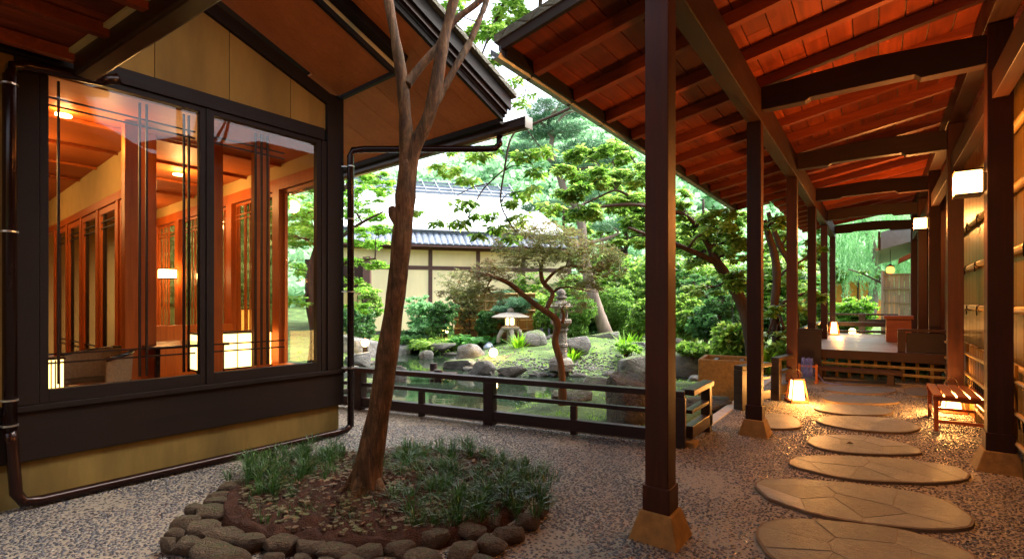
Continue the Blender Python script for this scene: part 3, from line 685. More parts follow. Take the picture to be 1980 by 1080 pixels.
for si, (pp, k, lab) in enumerate(SLABS):
    r_ = random.Random(40+si)
    poly = smoothpoly([tuple(G(x, y, 0)[:2]) for x, y in pp])
    cx_, cy_ = sum(p[0] for p in poly)/len(poly), sum(p[1] for p in poly)/len(poly)
    dense = []
    for i in range(len(poly)):
        a, c = poly[i], poly[(i+1) % len(poly)]
        for u in (0, .5):
            q = (a[0]+(c[0]-a[0])*u, a[1]+(c[1]-a[1])*u); k_ = 1+.045*noise.noise(Vector((q[0]*3.1, q[1]*3.1, si)))+.02*noise.noise(Vector((q[0]*11, q[1]*11, si)))
            dense.append((cx_+(q[0]-cx_)*k_, cy_+(q[1]-cy_)*k_))
    poly = dense
    t_ = thing('stepping_slab', lab, 'stepping slab', (cx_, cy_, 0))
    MB().prism(poly[::-1], -.05, .0225).build('joint_bed', MT['joint'], t_, w=True)
    inner = inset(poly, .016)
    # seed points
    sxy = []; tries = 0
    xs_, ys_ = [p[0] for p in poly], [p[1] for p in poly]
    ar = area(poly); dm = math.sqrt(ar/k)*.72
    while len(sxy) < k and tries < 2000:
        tries += 1; q = (r_.uniform(min(xs_), max(xs_)), r_.uniform(min(ys_), max(ys_)))
        if all(math.hypot(q[0]-s_[0], q[1]-s_[1]) > dm for s_ in sxy):
            if poly_sd(np.array([q]), np.array(poly))[0] < -.03: sxy.append(q)
    for i, s_ in enumerate(sxy):
        cell = inner
        for j, o_ in enumerate(sxy):
            if i == j: continue
            mid = ((s_[0]+o_[0])/2, (s_[1]+o_[1])/2); nn = (o_[0]-s_[0], o_[1]-s_[1]); L = math.hypot(*nn)
            nn = (nn[0]/L, nn[1]/L); mid = (mid[0]-nn[0]*.0018, mid[1]-nn[1]*.0018); cell = clip(cell, mid, nn)
            if len(cell) < 3: break
        if len(cell) < 3: continue
        zt = .0240+r_.uniform(0, .002)
        b = MB(); b.prism(cell, -.02, zt)
        pale = si == 1 and s_ == min(sxy, key=lambda q: q[0]*CT+q[1]*ST); ob = b.build('flagstone', MT['flagpale' if pale else 'flag'], t_, w=True, label='pale rounded flagstone at the left tip of the slab' if pale else None)
        mo_ = ob.modifiers.new('bevel', 'BEVEL'); mo_.width = .001; mo_.segments = 1; mo_.limit_method = 'ANGLE'; mo_.angle_limit = math.radians(50)
lf = thing('dry_leaf', 'single curled brown leaf lying on the flagstone slab', 'leaf', G(1643, 857, .03))
MB().add([(-.03, 0, 0), (0, -.018, .02), (.035, 0, .006), (0, .02, .022)], [(0, 1, 2, 3)]).build('leaf_blade', MT['leaf_brown'], lf)

# ================================================================== proud pebbles on the nearer paving (nobody could count them)
step = .0235
gx_, gy_ = np.meshgrid(np.arange(-7.2, 1.15, step), np.arange(.3, 10.6, step)); Q = np.stack([gx_.ravel(), gy_.ravel()], 1)
Q += rng.uniform(-.4, .4, Q.shape)*step
qx, qy = Q[:, 0]*CT+Q[:, 1]*ST, -Q[:, 0]*ST+Q[:, 1]*CT
keep = (qy > 2.55) & (np.abs(qx) < qy*1.07+.1) & ((qy < 6.0) | ((Q[:, 0] > -1.6) & (qy < 8.6))) & (poly_sd(Q, PAVE) < -.03)
keep &= ~((Q[:, 0] < -4.92+.038*(Q[:, 1]-3.31)) & (Q[:, 1] < 3.38))
keep &= rng.random(len(Q)) < .90
Q = Q[keep]
for pp, k, lab in SLABS:
    pl_ = np.array([tuple(G(x, y, 0)[:2]) for x, y in pp]); Q = Q[poly_sd(Q, pl_) > .006]
bc_ = c2w(-1.0, 3.86); ex_ = (Q[:, 0]-bc_.x)*CT+(Q[:, 1]-bc_.y)*ST; ey_ = -(Q[:, 0]-bc_.x)*ST+(Q[:, 1]-bc_.y)*CT
ed_ = np.sqrt((ex_/1.22)**2+(ey_/1.05)**2); dust = np.exp(-((ed_-1)/.16)**2)*np.clip(.75-ex_*.6, 0, .95)
Q = Q[(ed_ > 1) & (rng.random(len(Q)) > dust)]
# drifts of bare mortar and dust
dr = np.array([noise.noise(Vector((a*1.3, c*1.3, 4.2))) for a, c in Q]); Q = Q[dr+rng.random(len(Q))*.35 > -.22]
n_ = len(Q); ra = step*.5*rng.uniform(.65, 1.2, n_); el_ = rng.uniform(.42, .8, n_); an_ = TH+rng.normal(size=n_)*.55; hh_ = ra*rng.uniform(.35, .6, n_)
K = 6; ringv = []
for rr_, zz_ in ((1.0, -.1), (.72, .72)):
    for j in range(K):
        t0 = 2*math.pi*j/K; lx, ly = ra*rr_*math.cos(t0), ra*rr_*el_*math.sin(t0)
        ringv.append(np.stack([Q[:, 0]+lx*np.cos(an_)-ly*np.sin(an_), Q[:, 1]+lx*np.sin(an_)+ly*np.cos(an_), hh_*zz_], 1))
ringv.append(np.stack([Q[:, 0], Q[:, 1], hh_], 1))
V = np.stack(ringv, 1).reshape(-1, 3); base_i = np.arange(n_)*(2*K+1)
fq_ = np.concatenate([np.stack([base_i+j, base_i+(j+1) % K, base_i+K+(j+1) % K, base_i+K+j], 1) for j in range(K)])
ft_ = np.concatenate([np.stack([base_i+K+j, base_i+K+(j+1) % K, base_i+2*K], 1) for j in range(K)])
me = bpy.data.meshes.new('paving_pebbles'); me.vertices.add(len(V)); me.vertices.foreach_set('co', V.astype(np.float32).ravel())
me.loops.add(fq_.size+ft_.size); me.loops.foreach_set('vertex_index', np.concatenate([fq_.ravel(), ft_.ravel()]).astype(np.int32))
me.polygons.add(len(fq_)+len(ft_)); me.polygons.foreach_set('loop_start', np.concatenate([np.arange(0, fq_.size, 4), fq_.size+np.arange(0, ft_.size, 3)]).astype(np.int32))
me.polygons.foreach_set('use_smooth', np.ones(len(fq_)+len(ft_), bool)); me.update(calc_edges=True); me.validate(); me.materials.append(MT['pebbles'])
tagit(link('paving_pebbles', me, None, kind='stuff'), 'small dark rounded pebbles standing proud in the pale paving mortar')
# ================================================================== THE GLAZED HOUSE (left)
HA = c2w(-1.985, 5.61); HROT = math.radians(-2.17)
ho = thing('glazed_house', 'ochre plastered house with a wide orange roof overhang and a large lit window', 'house', (HA.x, HA.y, 0), HROT)
HM = ROOT[ho.name]
def hp(q, s, z=0.0): return HM @ Vector((q, s, z))
def hb(name, mat, q0, q1, s0, s1, z0, z1, parent=None, bevel=.004, **k):
    return MB().bb(q0, q1, s0, s1, z0, z1).build(name, MT[mat], parent or ho, bevel=bevel, **k)
WT, WB = 3.30, .80
# wall pieces (outer face at q=0)
hb('base_wall', 'dado', -.15, 0, -6, 0, -.02, .335)
hb('sill_beam', 'black', -.17, .035, -6.0, .045, .337, .70)
hb('sill_ledge', 'black', -.14, .06, -6.0, .05, .702, .745)
hb('lintel_beam', 'black', -.14, .045, -6.0, -.2, WT, WT+.13)
hb('corner_post', 'black', -.16, .04, -.16, .04, .747, 3.84)
hb('window_post', 'black', -.12, .025, -.225, -.162, .747, WT-.002)
hb('jamb_post', 'black', -.14, .03, -2.62, -2.49, .747, WT-.002)
hb('side_wall', 'plaster', -.15, 0, -6, -2.622, .747, WT-.002)
# gable plaster panels following the roof pitch
def gable(s0, s1):
    f = lambda s: 3.66-.385*s
    z0 = WT+.132; b = MB()
    b.add([(-.12, s0, z0), (-.12, s1, z0), (-.12, s1, f(s1)), (-.12, s0, f(s0)), (0, s0, z0), (0, s1, z0), (0, s1, f(s1)), (0, s0, f(s0))],
          [(0,1,2,3), (7,6,5,4), (0,4,5,1), (1,5,6,2), (2,6,7,3), (3,7,4,0)])
    b.build('gable_panel', MT['plaster'], ho)
for a_, c_ in ((-.56, -.165), (-1.16, -.566), (-1.76, -1.166), (-2.36, -1.766), (-2.96, -2.366), (-3.56, -2.966)): gable(a_, c_)
def sbar(name, mat, q, s0, z0, s1, z1, w, h, **k):
    return MB().bar((q, s0, z0), (q, s1, z1), w, h).build(name, MT[mat], ho, **k)
sbar('gable_rafter', 'black', .0, .0, 3.72, -3.6, 3.72+.385*3.6, .09, .13, bevel=.004)
# dropped inner soffit boards
def slab(name, mat, q0, q1, s0, s1, zf, th, **k):
    b = MB(); b.add([(q0, s0, zf(s0)), (q1, s0, zf(s0)), (q1, s1, zf(s1)), (q0, s1, zf(s1)), (q0, s0, zf(s0)+th), (q1, s0, zf(s0)+th), (q1, s1, zf(s1)+th), (q0, s1, zf(s1)+th)],
          [(0,1,2,3), (7,6,5,4), (0,4,5,1), (1,5,6,2), (2,6,7,3), (3,7,4,0)]); return b.build(name, MT[mat], ho, **k)
fi = lambda s: 3.83-.40*s
fo = lambda s: 4.0-.39*s
slab('inner_soffit', 'soffit', .05, 1.0, -3.6, -.03, fi, .02)
sbar('inner_soffit_trim', 'black', 1.02, -.0, 3.83, -3.6, 3.83+1.44, .04, .05)
slab('inner_side_board', 'cream', 1.005, 1.035, -3.6, -.0, lambda s: 3.855-.395*s, .13)
sbar('inner_side_beam', 'black', 1.10, .06, 3.97, -3.6, 3.97+3.66*.39-.0, .12, .16, bevel=.004)
MB().bb(-.1, 1.04, -.028, .01, 3.80, 3.86).build('soffit_edge_batten', MT['black'], ho)
# outer soffit: boards running with the pitch, with joints
qs = [-4.2, -3.0, -1.8, -.6, .02, .42, .84, 1.27, 1.50]
for a_, c_ in zip(qs[:-1], qs[1:]):
    slab('soffit_board', 'soffit', a_+.003, c_-.003, -.22 if c_ < 1.1 else -3.6, 1.08, fo, .02)
slab('roof_deck', 'black', -4.3, 1.55, -3.7, 1.12, lambda s: fo(s)+.022, .22)
slab('verge_board', 'black', 1.502, 1.54, -3.7, 1.10, lambda s: fo(s)-.03, .15)
slab('verge_trim', 'dgutter', 1.542, 1.585, -3.7, 1.12, lambda s: fo(s)+.05, .12)
slab('verge_cap', 'black', 1.587, 1.62, -3.7, 1.14, lambda s: fo(s)+.10, .145)
slab('shingle_roof', 'thatch', -4.3, 1.67, -3.7, 1.18, lambda s: fo(s)+.25, .05)
MB().bb(-4.3, 1.5, 1.085, 1.15, fo(1.1)-.05, fo(1.1)+.09).build('eave_board', MT['black'], ho)
# gutter, end cap, downpipe
gz_ = fo(1.2)-.04
b = MB(); prof = [(-.06, .06), (-.058, -.03), (-.03, -.06), (.03, -.06), (.058, -.03), (.06, .06), (.05, .06), (.048, -.025), (.025, -.05), (-.025, -.05), (-.048, -.025), (-.05, .06)]
n = len(prof); vs = [(qq, 1.22+p[0], gz_+p[1]) for qq in (-4.3, 1.80) for p in prof]
b.add(vs, [tuple(range(n)), tuple(range(n, 2*n))[::-1]]+[(i, (i+1) % n, (i+1) % n+n, i+n) for i in range(n)])
gt = b.build('eave_gutter', MT['dgutter'], ho)
MB().bb(1.801, 1.808, 1.155, 1.285, gz_-.065, gz_+.065).build('gutter_end_cap', MT['bracket'], gt)
dp = MB().tube([(1.38, 1.22, gz_-.06), (1.38, 1.22, gz_-.15), (1.35, 1.18, gz_-.20), (1.28, 1.12, gz_-.21), (.22, .20, gz_-.23), (.13, .10, gz_-.25), (.115, .08, gz_-.32), (.115, .08, .09)], .038, 12).build('corner_downpipe', MT['pipe'], ho, smooth=True)
for zz in (.75, 1.62, 2.45, 3.05):
    MB().tube([(.115, .08, zz), (.115, .08, zz+.012)], .043, 12).tube([(.115, .08, zz+.006), (.02, .0, zz+.006)], .006, 5).build('pipe_clip', MT['bracket'], dp)
bp = MB().tube([(.115, .08, .10), (.10, .03, .055), (.085, -.05, .045), (.085, -2.48, .045), (.09, -2.58, .06), (.10, -2.62, .14), (.09, -2.64, .5), (.085, -2.65, .62)], .037, 12).build('base_pipe', MT['pipe'], ho, smooth=True)
lp = MB().tube([(.085, -2.65, .58), (.085, -2.65, 3.12), (.085, -2.63, 3.19), (.09, -2.55, 3.22), (.15, -2.15, 3.24), (.2, -2.05, 3.28)], .04, 12).build('left_downpipe', MT['pipe'], ho, smooth=True)
for zz in (.62, .80, 2.0, 3.05):
    MB().tube([(.085, -2.65, zz), (.085, -2.65, zz+.012)], .047, 12).tube([(.085, -2.65, zz+.006), (.04, -2.8, zz+.006)], .006, 5).build('pipe_clip', MT['bracket'], lp)
# windows
def window(s0, s1):
    w_ = MB().bb(-.05, .02, s0, s0+.05, WB-.055, WT-.002).bb(-.05, .02, s1-.05, s1, WB-.055, WT-.002).bb(-.05, .02, s0+.05, s1-.05, WB-.055, WB+.045).bb(-.05, .02, s0+.05, s1-.05, WT-.05, WT-.002)
    w_ = w_.build('window_frame', MT['black'], ho, bevel=.003)
    MB().bb(-.018, -.012, s0+.045, s1-.045, WB+.035, WT-.04).build('pane', MT['glass'], w_)
    return w_
w1 = window(-2.488, -1.372); w2 = window(-1.352, -.228)
hb('mullion', 'black', -.06, .03, -1.371, -1.353, .747, WT-.002)
def latt(s_, z0, z1, par, q=-.14, w_=.016): MB().bb(q-.012, q+.012, s_-w_/2, s_+w_/2, z0, z1).build('lattice_bar', MT['beamX'], par)
for s_ in (-2.44, -2.36, -1.835, -1.785, -1.50, -1.46): latt(s_, .86, 3.24, w1)
for s_ in (-1.31, -.86, -.80, -.74): latt(s_, .86, 3.24, w2)
for qq, ss in ((-.9, -1.72), (-.85, -.98)): hb('room_post', 'cedar', qq-.06, qq+.06, ss-.06, ss+.06, .45, 3.27)
for par, a_, c_ in ((w1, -2.47, -1.40), (w2, -1.33, -.55)):
    for zz in (3.04, 3.10, 1.02, 1.09): MB().bb(-.166, -.154, a_, c_, zz, zz+.014).build('lattice_bar', MT['beamX'], par)
# room: floor, ceiling, partitions
FZ = .45
hb('room_floor', 'carpet', -8.5, -.18, -6, -.02, FZ-.08, FZ)
hb('window_shelf', 'cedar', -.62, -.19, -2.6, -.03, FZ+.2, FZ+.26)
hb('low_screen', 'cedar', -2.6, -2.5, -1.4, -.14, FZ, FZ+.75)
hb('room_ceiling', 'soffit', -8.5, -.18, -6, .2, 3.28, 3.32)
for qq in (-1.2, -2.2, -3.2, -4.2): hb('ceiling_batten', 'cedar', qq-.02, qq+.02, -6, .1, 3.24, 3.275)
hb('back_wall', 'plaster', -8.6, -8.5, -6, .2, FZ, 3.3)
hb('left_room_wall', 'plaster', -8.5, -.2, -6.1, -6.0, FZ, 3.3)
# partition with sliding doors at s=-1.5
hb('room_post', 'cedar', -1.32, -1.14, -1.62, -1.44, FZ, 3.28)
hb('partition_lintel', 'cedar', -7.5, -1.33, -1.56, -1.48, 2.70, 2.80)
hb('partition_plaster', 'cream', -7.5, -1.33, -1.54, -1.50, 2.802, 3.27)
for i, qq in enumerate((-2.15, -3.1, -4.05, -5.0, -5.95)):
    hb('door_post', 'cedar', qq-.05, qq+.05, -1.56, -1.48, FZ, 2.698)
    d_ = MB().bb(qq+.06, qq+.13, -1.545, -1.505, FZ, 2.69).bb(qq+.80, qq+.87, -1.545, -1.505, FZ, 2.69).bb(qq+.13, qq+.80, -1.545, -1.505, FZ, FZ+.12).bb(qq+.13, qq+.80, -1.545, -1.505, 2.62, 2.69).build('sliding_door', MT['cedar'], ho)
    MB().bb(qq+.13, qq+.80, -1.528, -1.522, FZ+.12, 2.62).build('pane', MT['glass'], d_)
    for zz in (2.44, 2.52, .85, .92): MB().bb(qq+.13, qq+.80, -1.54, -1.51, zz, zz+.012).build('lattice_bar', MT['beamX'], d_)
    for dq in (.22, .27): MB().bb(qq+dq, qq+dq+.012, -1.54, -1.51, FZ+.12, 2.62).build('lattice_bar', MT['beamX'], d_)
# far glazed wall at s = 0 (towards the garden)
hb('garden_sill', 'cedar', -8.4, -.17, -.12, -.02, FZ, FZ+.28)
hb('garden_lintel', 'cedar', -8.4, -.17, -.10, -.03, 2.95, 3.1)
hb('garden_plaster', 'cream', -8.4, -.17, -.09, -.04, 3.102, 3.278)
for qq in (-1.25, -2.7, -3.7, -4.9, -6.2, -7.5): hb('room_post', 'cedar', qq-.09, qq+.09, -.13, -.01, FZ+.282, 2.948)
hb('room_post', 'cedar', -.50, -.36, -.75, -.61, FZ+.262, 3.27)
for a_, c_ in ((-1.15, -.18), (-2.6, -1.35), (-3.6, -2.8), (-4.8, -3.8), (-6.1, -5.0)):
    gw = MB().bb(a_, a_+.03, -.07, -.04, FZ+.29, 2.94).bb(c_-.03, c_, -.07, -.04, FZ+.29, 2.94).bb(a_+.03, c_-.03, -.07, -.04, 2.9, 2.94).build('garden_window', MT['cedar'], ho)
    MB().bb(a_+.03, c_-.03, -.058, -.052, FZ+.29, 2.90).build('pane', MT['tinted'] if c_ < -.5 else MT['glass'], gw)
    if c_ < -.5:
        for dq in (.12, .17, .33, .38, .5, .62, .67): MB().bb(a_+dq, a_+dq+.013, -.09, -.075, FZ+.29, 2.9).build('lattice_bar', MT['cedar'], gw)
        for zz in (1.0, 1.06, 2.7, 2.76): MB().bb(a_+.03, c_-.03, -.09, -.075, zz, zz+.013).build('lattice_bar', MT['cedar'], gw)
# ceiling downlights in the room
for qq, ss in ((-2.0, -2.6), (-3.5, -2.9), (-5.0, -2.6), (-2.6, -.8), (-4.3, -.8), (-6.3, -3.0), (-1.0, -2.2)):
    MB().lathe([(.06, 0), (.06, -.012)], (qq, ss, 3.235), 12).build('downlight', MT['spot'], ho)
def plight(loc, e, col=(1, .45, .13), r=.06, name='lamp_light'):
    l = bpy.data.lights.new(name, 'POINT'); l.energy = e*LAMP; l.color = col; l.shadow_soft_size = r
    o_ = bpy.data.objects.new(name, l); COL.objects.link(o_); o_.location = loc; return o_
for qq, ss, e in ((-2.2, -2.6, 18), (-5.0, -3.0, 20), (-2.4, -.8, 16), (-5.2, -.8, 14), (-.9, -1.9, 5)):
    plight(hp(qq, ss, 3.0), e, (1, .50, .15), .1)
# things inside the room
def boxlamp(name, label, q, s, z, w, d, h, mat='roomlamp', rot=0, group=None):
    p = hp(q, s, z); t_ = thing(name, label, 'paper lamp', p, HROT+rot, group)
    MB().bb(-w/2, w/2, -d/2, d/2, .02, h-.02).build('shade', MT[mat], t_)
    fr_ = MB().bb(-w/2-.012, w/2+.012, -d/2-.012, d/2+.012, 0, .018).bb(-w/2-.012, w/2+.012, -d/2-.012, d/2+.012, h-.018, h)
    fr_.build('frame', MT['beamX'], t_)
    for i in range(1, 4):
        MB().bb(w/2+.002, w/2+.010, -d/2+d*i/4-.004, -d/2+d*i/4+.004, .02, h-.02).build('rib', MT['beamX'], t_)
    return t_
boxlamp('paper_lamp', 'large bright rectangular paper lamp low behind the right window pane', -1.35, -.62, .71, .35, .80, .44)
boxlamp('paper_lamp', 'square paper lamp glowing beyond the garden windows of the room', -3.9, .55, .9, .42, .42, .5)
boxlamp('paper_lamp', 'small square paper lamp at head height behind the centre mullion', -5.3, -.5, 1.9, .16, .16, .16, 'spot')
boxlamp('paper_lamp', 'small white paper lamp hanging right of its twin behind the right pane', -4.6, -.35, 1.9, .2, .2, .17, 'spot')
boxlamp('paper_lamp', 'tall thin paper lamp at the left edge of the window', -.32, -2.36, .72, .1, .1, .34)
def chair(q, s, rot, label):
    t_ = thing('round_back_chair', label, 'chair', hp(q, s, FZ-.12), HROT+rot)
    n = 14; R = .34
    pts = [(R*math.cos(a), R*math.sin(a), .66+.06*math.sin(a)) for a in [math.radians(-10+200*i/n) for i in range(n+1)]]
    MB().tube(pts, .02, 8).build('back_rim', MT['blackgloss'], t_, smooth=True)
    b = MB(); 
    for i in range(n):
        a, c = pts[i], pts[i+1]; k = len(b.v)
        b.v += [a, c, (c[0]*.95, c[1]*.95, .40), (a[0]*.95, a[1]*.95, .40), (a[0]*.94, a[1]*.94, a[2]), (c[0]*.94, c[1]*.94, c[2]), (c[0]*.89, c[1]*.89, .40), (a[0]*.89, a[1]*.89, .40)]
        b.f += [(k, k+1, k+2, k+3), (k+4, k+7, k+6, k+5), (k, k+4, k+5, k+1), (k+3, k+2, k+6, k+7)]
    b.build('back_weave', MT['wicker'], t_)
    MB().lathe([(.30, .36), (.33, .38), (.33, .42), (.28, .44)], (0, 0, 0), 20).build('seat', MT['blackgloss'], t_, smooth=True)
    for a in (45, 135, 225, 315):
        ar_ = math.radians(a); MB().bar((.25*math.cos(ar_), .25*math.sin(ar_), 0), (.24*math.cos(ar_), .24*math.sin(ar_), .37), .03, .03).build('leg', MT['blackgloss'], t_)
chair(-.98, -2.02, math.radians(20), 'round backed woven chair with a black rim behind the left pane')
tb = thing('low_table', 'black lacquered table top just right of the round backed chair', 'table', hp(-1.2, -1.15, FZ), HROT)
MB().bb(-.4, .4, -.42, .3, .58, .61).build('tabletop', MT['blackgloss'], tb, bevel=.004)
for a in (-.34, .34):
    for c in (-.36, .24): MB().bb(a-.02, a+.02, c-.02, c+.02, 0, .578).build('leg', MT['blackgloss'], tb)

# ------------------------------------------------------------------ roof corner above at the top left
er = thing('entrance_roof', 'dark red eave with boards, rafters and a sloping gutter beam at the top left', 'roof', D(60, 60, 3.4))
P0 = D(168, 128, 3.72); P1 = D(420, -42, 3.05)
dv = (P1-P0).normalized()
MB().bar(P0-dv*.05, P1+dv*.5, .14, .17).build('eave_beam', MT['dgutter'], er, w=True, bevel=.02)
off = Vector((-.12, -.10, .10))
MB().bar(P0+off*1.15+Vector((-.04,0,0)), P1+dv*.5+off*1.15, .05, .05).build('gutter_rod', MT['dgutter'], er, w=True)
MB().bar(P0+off*1.0-dv*.0+Vector((0,0,-.04)), P1+dv*.5+off+Vector((0,0,-.04)), .055, .03).build('gutter_lip', MT['cream'], er, w=True)
# boards and rafters running away to the left
dl = (c2w(-.627, -.779)).normalized()
base = P0+Vector((-.06, -.05, .10))
for i in range(9):
    s0 = base+dv*(i*.16)-Vector((0, 0, 0)); 
    a = s0; c = s0+dl*2.2+Vector((0, 0, .0))
    b = MB(); e = dv*.155; up = Vector((0, 0, .02))
    b.add([a, a+e, c+e, c, a+up, a+e+up, c+e+up, c+up], [(0,1,2,3), (7,6,5,4), (0,4,5,1), (1,5,6,2), (2,6,7,3), (3,7,4,0)])
    b.build('roof_board', MT['board'], er, w=True)
for i in (0, 3, 6):
    a = base+dv*(i*.16+.03)+Vector((0, 0, -.05)); MB().bar(a, a+dl*2.2, .07, .09).build('rafter', MT['rafter'], er, w=True, bevel=.004)
cc = MB(); q0 = base+Vector((0, 0, .03)); 
cc.add([q0-dv*.2+Vector((0,0,0)), q0+dv*1.8, q0+dv*1.8+dl*2.3, q0-dv*.2+dl*2.3, q0-dv*.2+Vector((0,0,.1)), q0+dv*1.8+Vector((0,0,.1)), q0+dv*1.8+dl*2.3+Vector((0,0,.1)), q0-dv*.2+dl*2.3+Vector((0,0,.1))], [(0,1,2,3), (7,6,5,4), (0,4,5,1), (1,5,6,2), (2,6,7,3), (3,7,4,0)])
cc.build('roof_deck', MT['black'], er, w=True)

eh = thing('added_shade_hall', 'unseen plastered hall with a flat boarded ceiling, added behind the viewer as shade', 'building', c2w(0, -5))  # out-of-view ceiling and walls added to darken the foreground
def cbox(x0, x1, y0, y1, z0, z1):
    b = MB(); pts = [c2w(x0, y0), c2w(x1, y0), c2w(x1, y1), c2w(x0, y1)]; b.prism([(p.x, p.y) for p in pts], z0, z1); return b
cbox(-3.2, 4.6, -7, 2.3, 3.78, 3.95).build('ceiling_boards', MT['board'], eh, w=True)
cbox(-9, 5, -7.2, -7.0, 0, 3.95).build('back_wall', MT['plaster'], eh, w=True)
cbox(-9.2, -9.0, -7, 0, 0, 3.95).build('side_wall', MT['plaster'], eh, w=True)
# ================================================================== LAMPS
def walllamp(y, z, label, e=80):
    t_ = thing('wall_lamp', label, 'wall lamp', (RX-.2, y, z), 0, 'square wall lamps on the walkway posts')
    MB().bb(-.10, .085, -.10, .10, -.10, .10).build('lamp_shade', MT['lampw'], t_, bevel=.012)
    MB().bb(.09, .112, -.06, .06, -.08, .08).build('back_plate', MT['copper'], t_)
    MB().bb(-.104, .09, -.105, .105, .102, .116).bb(-.104, .09, -.105, .105, -.116, -.102).build('lamp_cap', MT['copper'], t_)
    plight((RX-.42, y, z), e, (1, .35, .075), .1)
walllamp(6.16, 2.60, 'nearer square wall lamp glowing on the right post of the walkway')
walllamp(12.28, 3.02, 'further square wall lamp glowing above the timber deck')
walllamp(0.9, 2.60, 'assumed unseen square wall lamp behind the viewer, added to warm the foreground', 34)  # out-of-view lamp, assumed from the warm light on the nearest post base
def floorlantern(x, y, z, label, rot=0, e=14, h=.36, off=(0, 0)):
    t_ = thing('floor_lantern', label, 'floor lantern', (x, y, z), rot, 'floor lanterns along the walkway')
    MB().lathe([(.115, .05), (.105, .12), (.085, h-.03)], (0, 0, 0), 4, sq=1).build('paper_shade', MT['lamp'], t_)
    f_ = MB()
    for a in (0, 1, 2, 3):
        c, s = math.cos(a*math.pi/2+math.pi/4), math.sin(a*math.pi/2+math.pi/4)
        f_.bar((c*.17, s*.17, 0), (c*.095, s*.095, h), .014, .014)
    f_.build('corner_bars', MT['boxw'], t_)
    MB().frust((0, 0), .26, .24, .012, .04).build('base_board', MT['boxw'], t_); MB().frust((0, 0), .15, .13, h-.022, h).build('top_board', MT['boxw'], t_)
    MB().tube([(-.07, 0, h), (-.075, 0, h+.06), (-.04, 0, h+.12), (0, 0, h+.14), (.04, 0, h+.12), (.075, 0, h+.06), (.07, 0, h)], .006, 6).build('handle', MT['copper'], t_, smooth=True)
    dx, dy = off; plight((x+dx, y+dy, z+.22), e, (1, .43, .10), .07)
floorlantern(-.97, 8.50, 0, 'paper floor lantern at the foot of the third post beside the dark railing', .5, 34, off=(.17, -.12))
floorlantern(.82, 8.98, 0, 'paper floor lantern glowing behind and under the slatted bench', .3, 34, .34, off=(-.12, -.2))
floorlantern(-1.02, 17.3, DECK_Z, 'paper floor lantern standing on the far left of the timber deck', .2, 16, .40, off=(.16, -.15))
# bench
bn = thing('slatted_bench', 'low red wooden bench with five seat slats beside the right wall', 'bench', (.80, 8.05, 0))
BX0, BX1, BY0, BY1, BZ = -.27, .24, -.52, .50, .43
sm_ = MB().bb(-.042, .042, BY0, BY1, BZ-.022, BZ).mesh('seat_slat', MT['benchw'])
for i in range(5): piece('seat_slat', sm_, (BX0+.045+i*.105, 0, 0), bn)
for yy in (BY0+.06, BY1-.06): MB().bb(BX0, BX1, yy-.02, yy+.02, BZ-.075, BZ-.024).build('seat_rail', MT['benchw'], bn)
lm = MB().bb(-.02, .02, -.02, .02, 0, BZ-.076).mesh('leg', MT['benchw'])
for a in (BX0+.03, BX1-.03):
    for c in (BY0+.06, BY1-.06): piece('leg', lm, (a, c, 0), bn)
for yy in (BY0+.06, BY1-.06): MB().bb(BX0+.052, BX1-.052, yy-.012, yy+.012, .10, .135).build('stretcher', MT['benchw'], bn)
for xx in (BX0+.03, BX1-.03): MB().bb(xx-.012, xx+.012, BY0+.082, BY1-.082, .14, .175).build('stretcher', MT['benchw'], bn)
cdn = thing('lamp_cable', 'thin black lamp cable looped on the pebbles under the bench', 'cable', (.8, 8.4, .01))
MB().tube([(-.15+.16*math.cos(a)*(1+.1*math.sin(2*a)), .10*math.sin(a), 0) for a in [i*.35 for i in range(19)]]+[(.02, .3, 0), (.02, .5, .02)], .006, 5).build('cable', MT['rope'], cdn)
# hose reel
hr = thing('hose_reel', 'coil of blue hose on a small wooden stand left of the deck step', 'hose reel', G(1562, 738, 0))
for a in (-.14, .14): MB().bb(a-.02, a+.02, -.14, .14, 0, .04).bb(a-.018, a+.018, -.02, .02, .042, .34).build('stand_side', MT['cedar'], hr)
MB().tube([(-.16, 0, .30), (.16, 0, .30)], .02, 8).build('axle', MT['cedar'], hr)
b = MB(); rr_ = random.Random(5); pts = []
for i in range(126):
    a = i*.4; R = .17+.012*math.sin(i*.11); pts.append((-.09+.18*i/126, R*math.cos(a), .27+R*1.05*math.sin(a)))
pts += [(.18, .05, .12), (.26, .02, .02), (.40, -.06, .012), (.48, -.02, .012), (.55, -.10, .012)]
b.tube(pts, .0085, 6); b.build('hose', MT['hose'], hr, smooth=True)

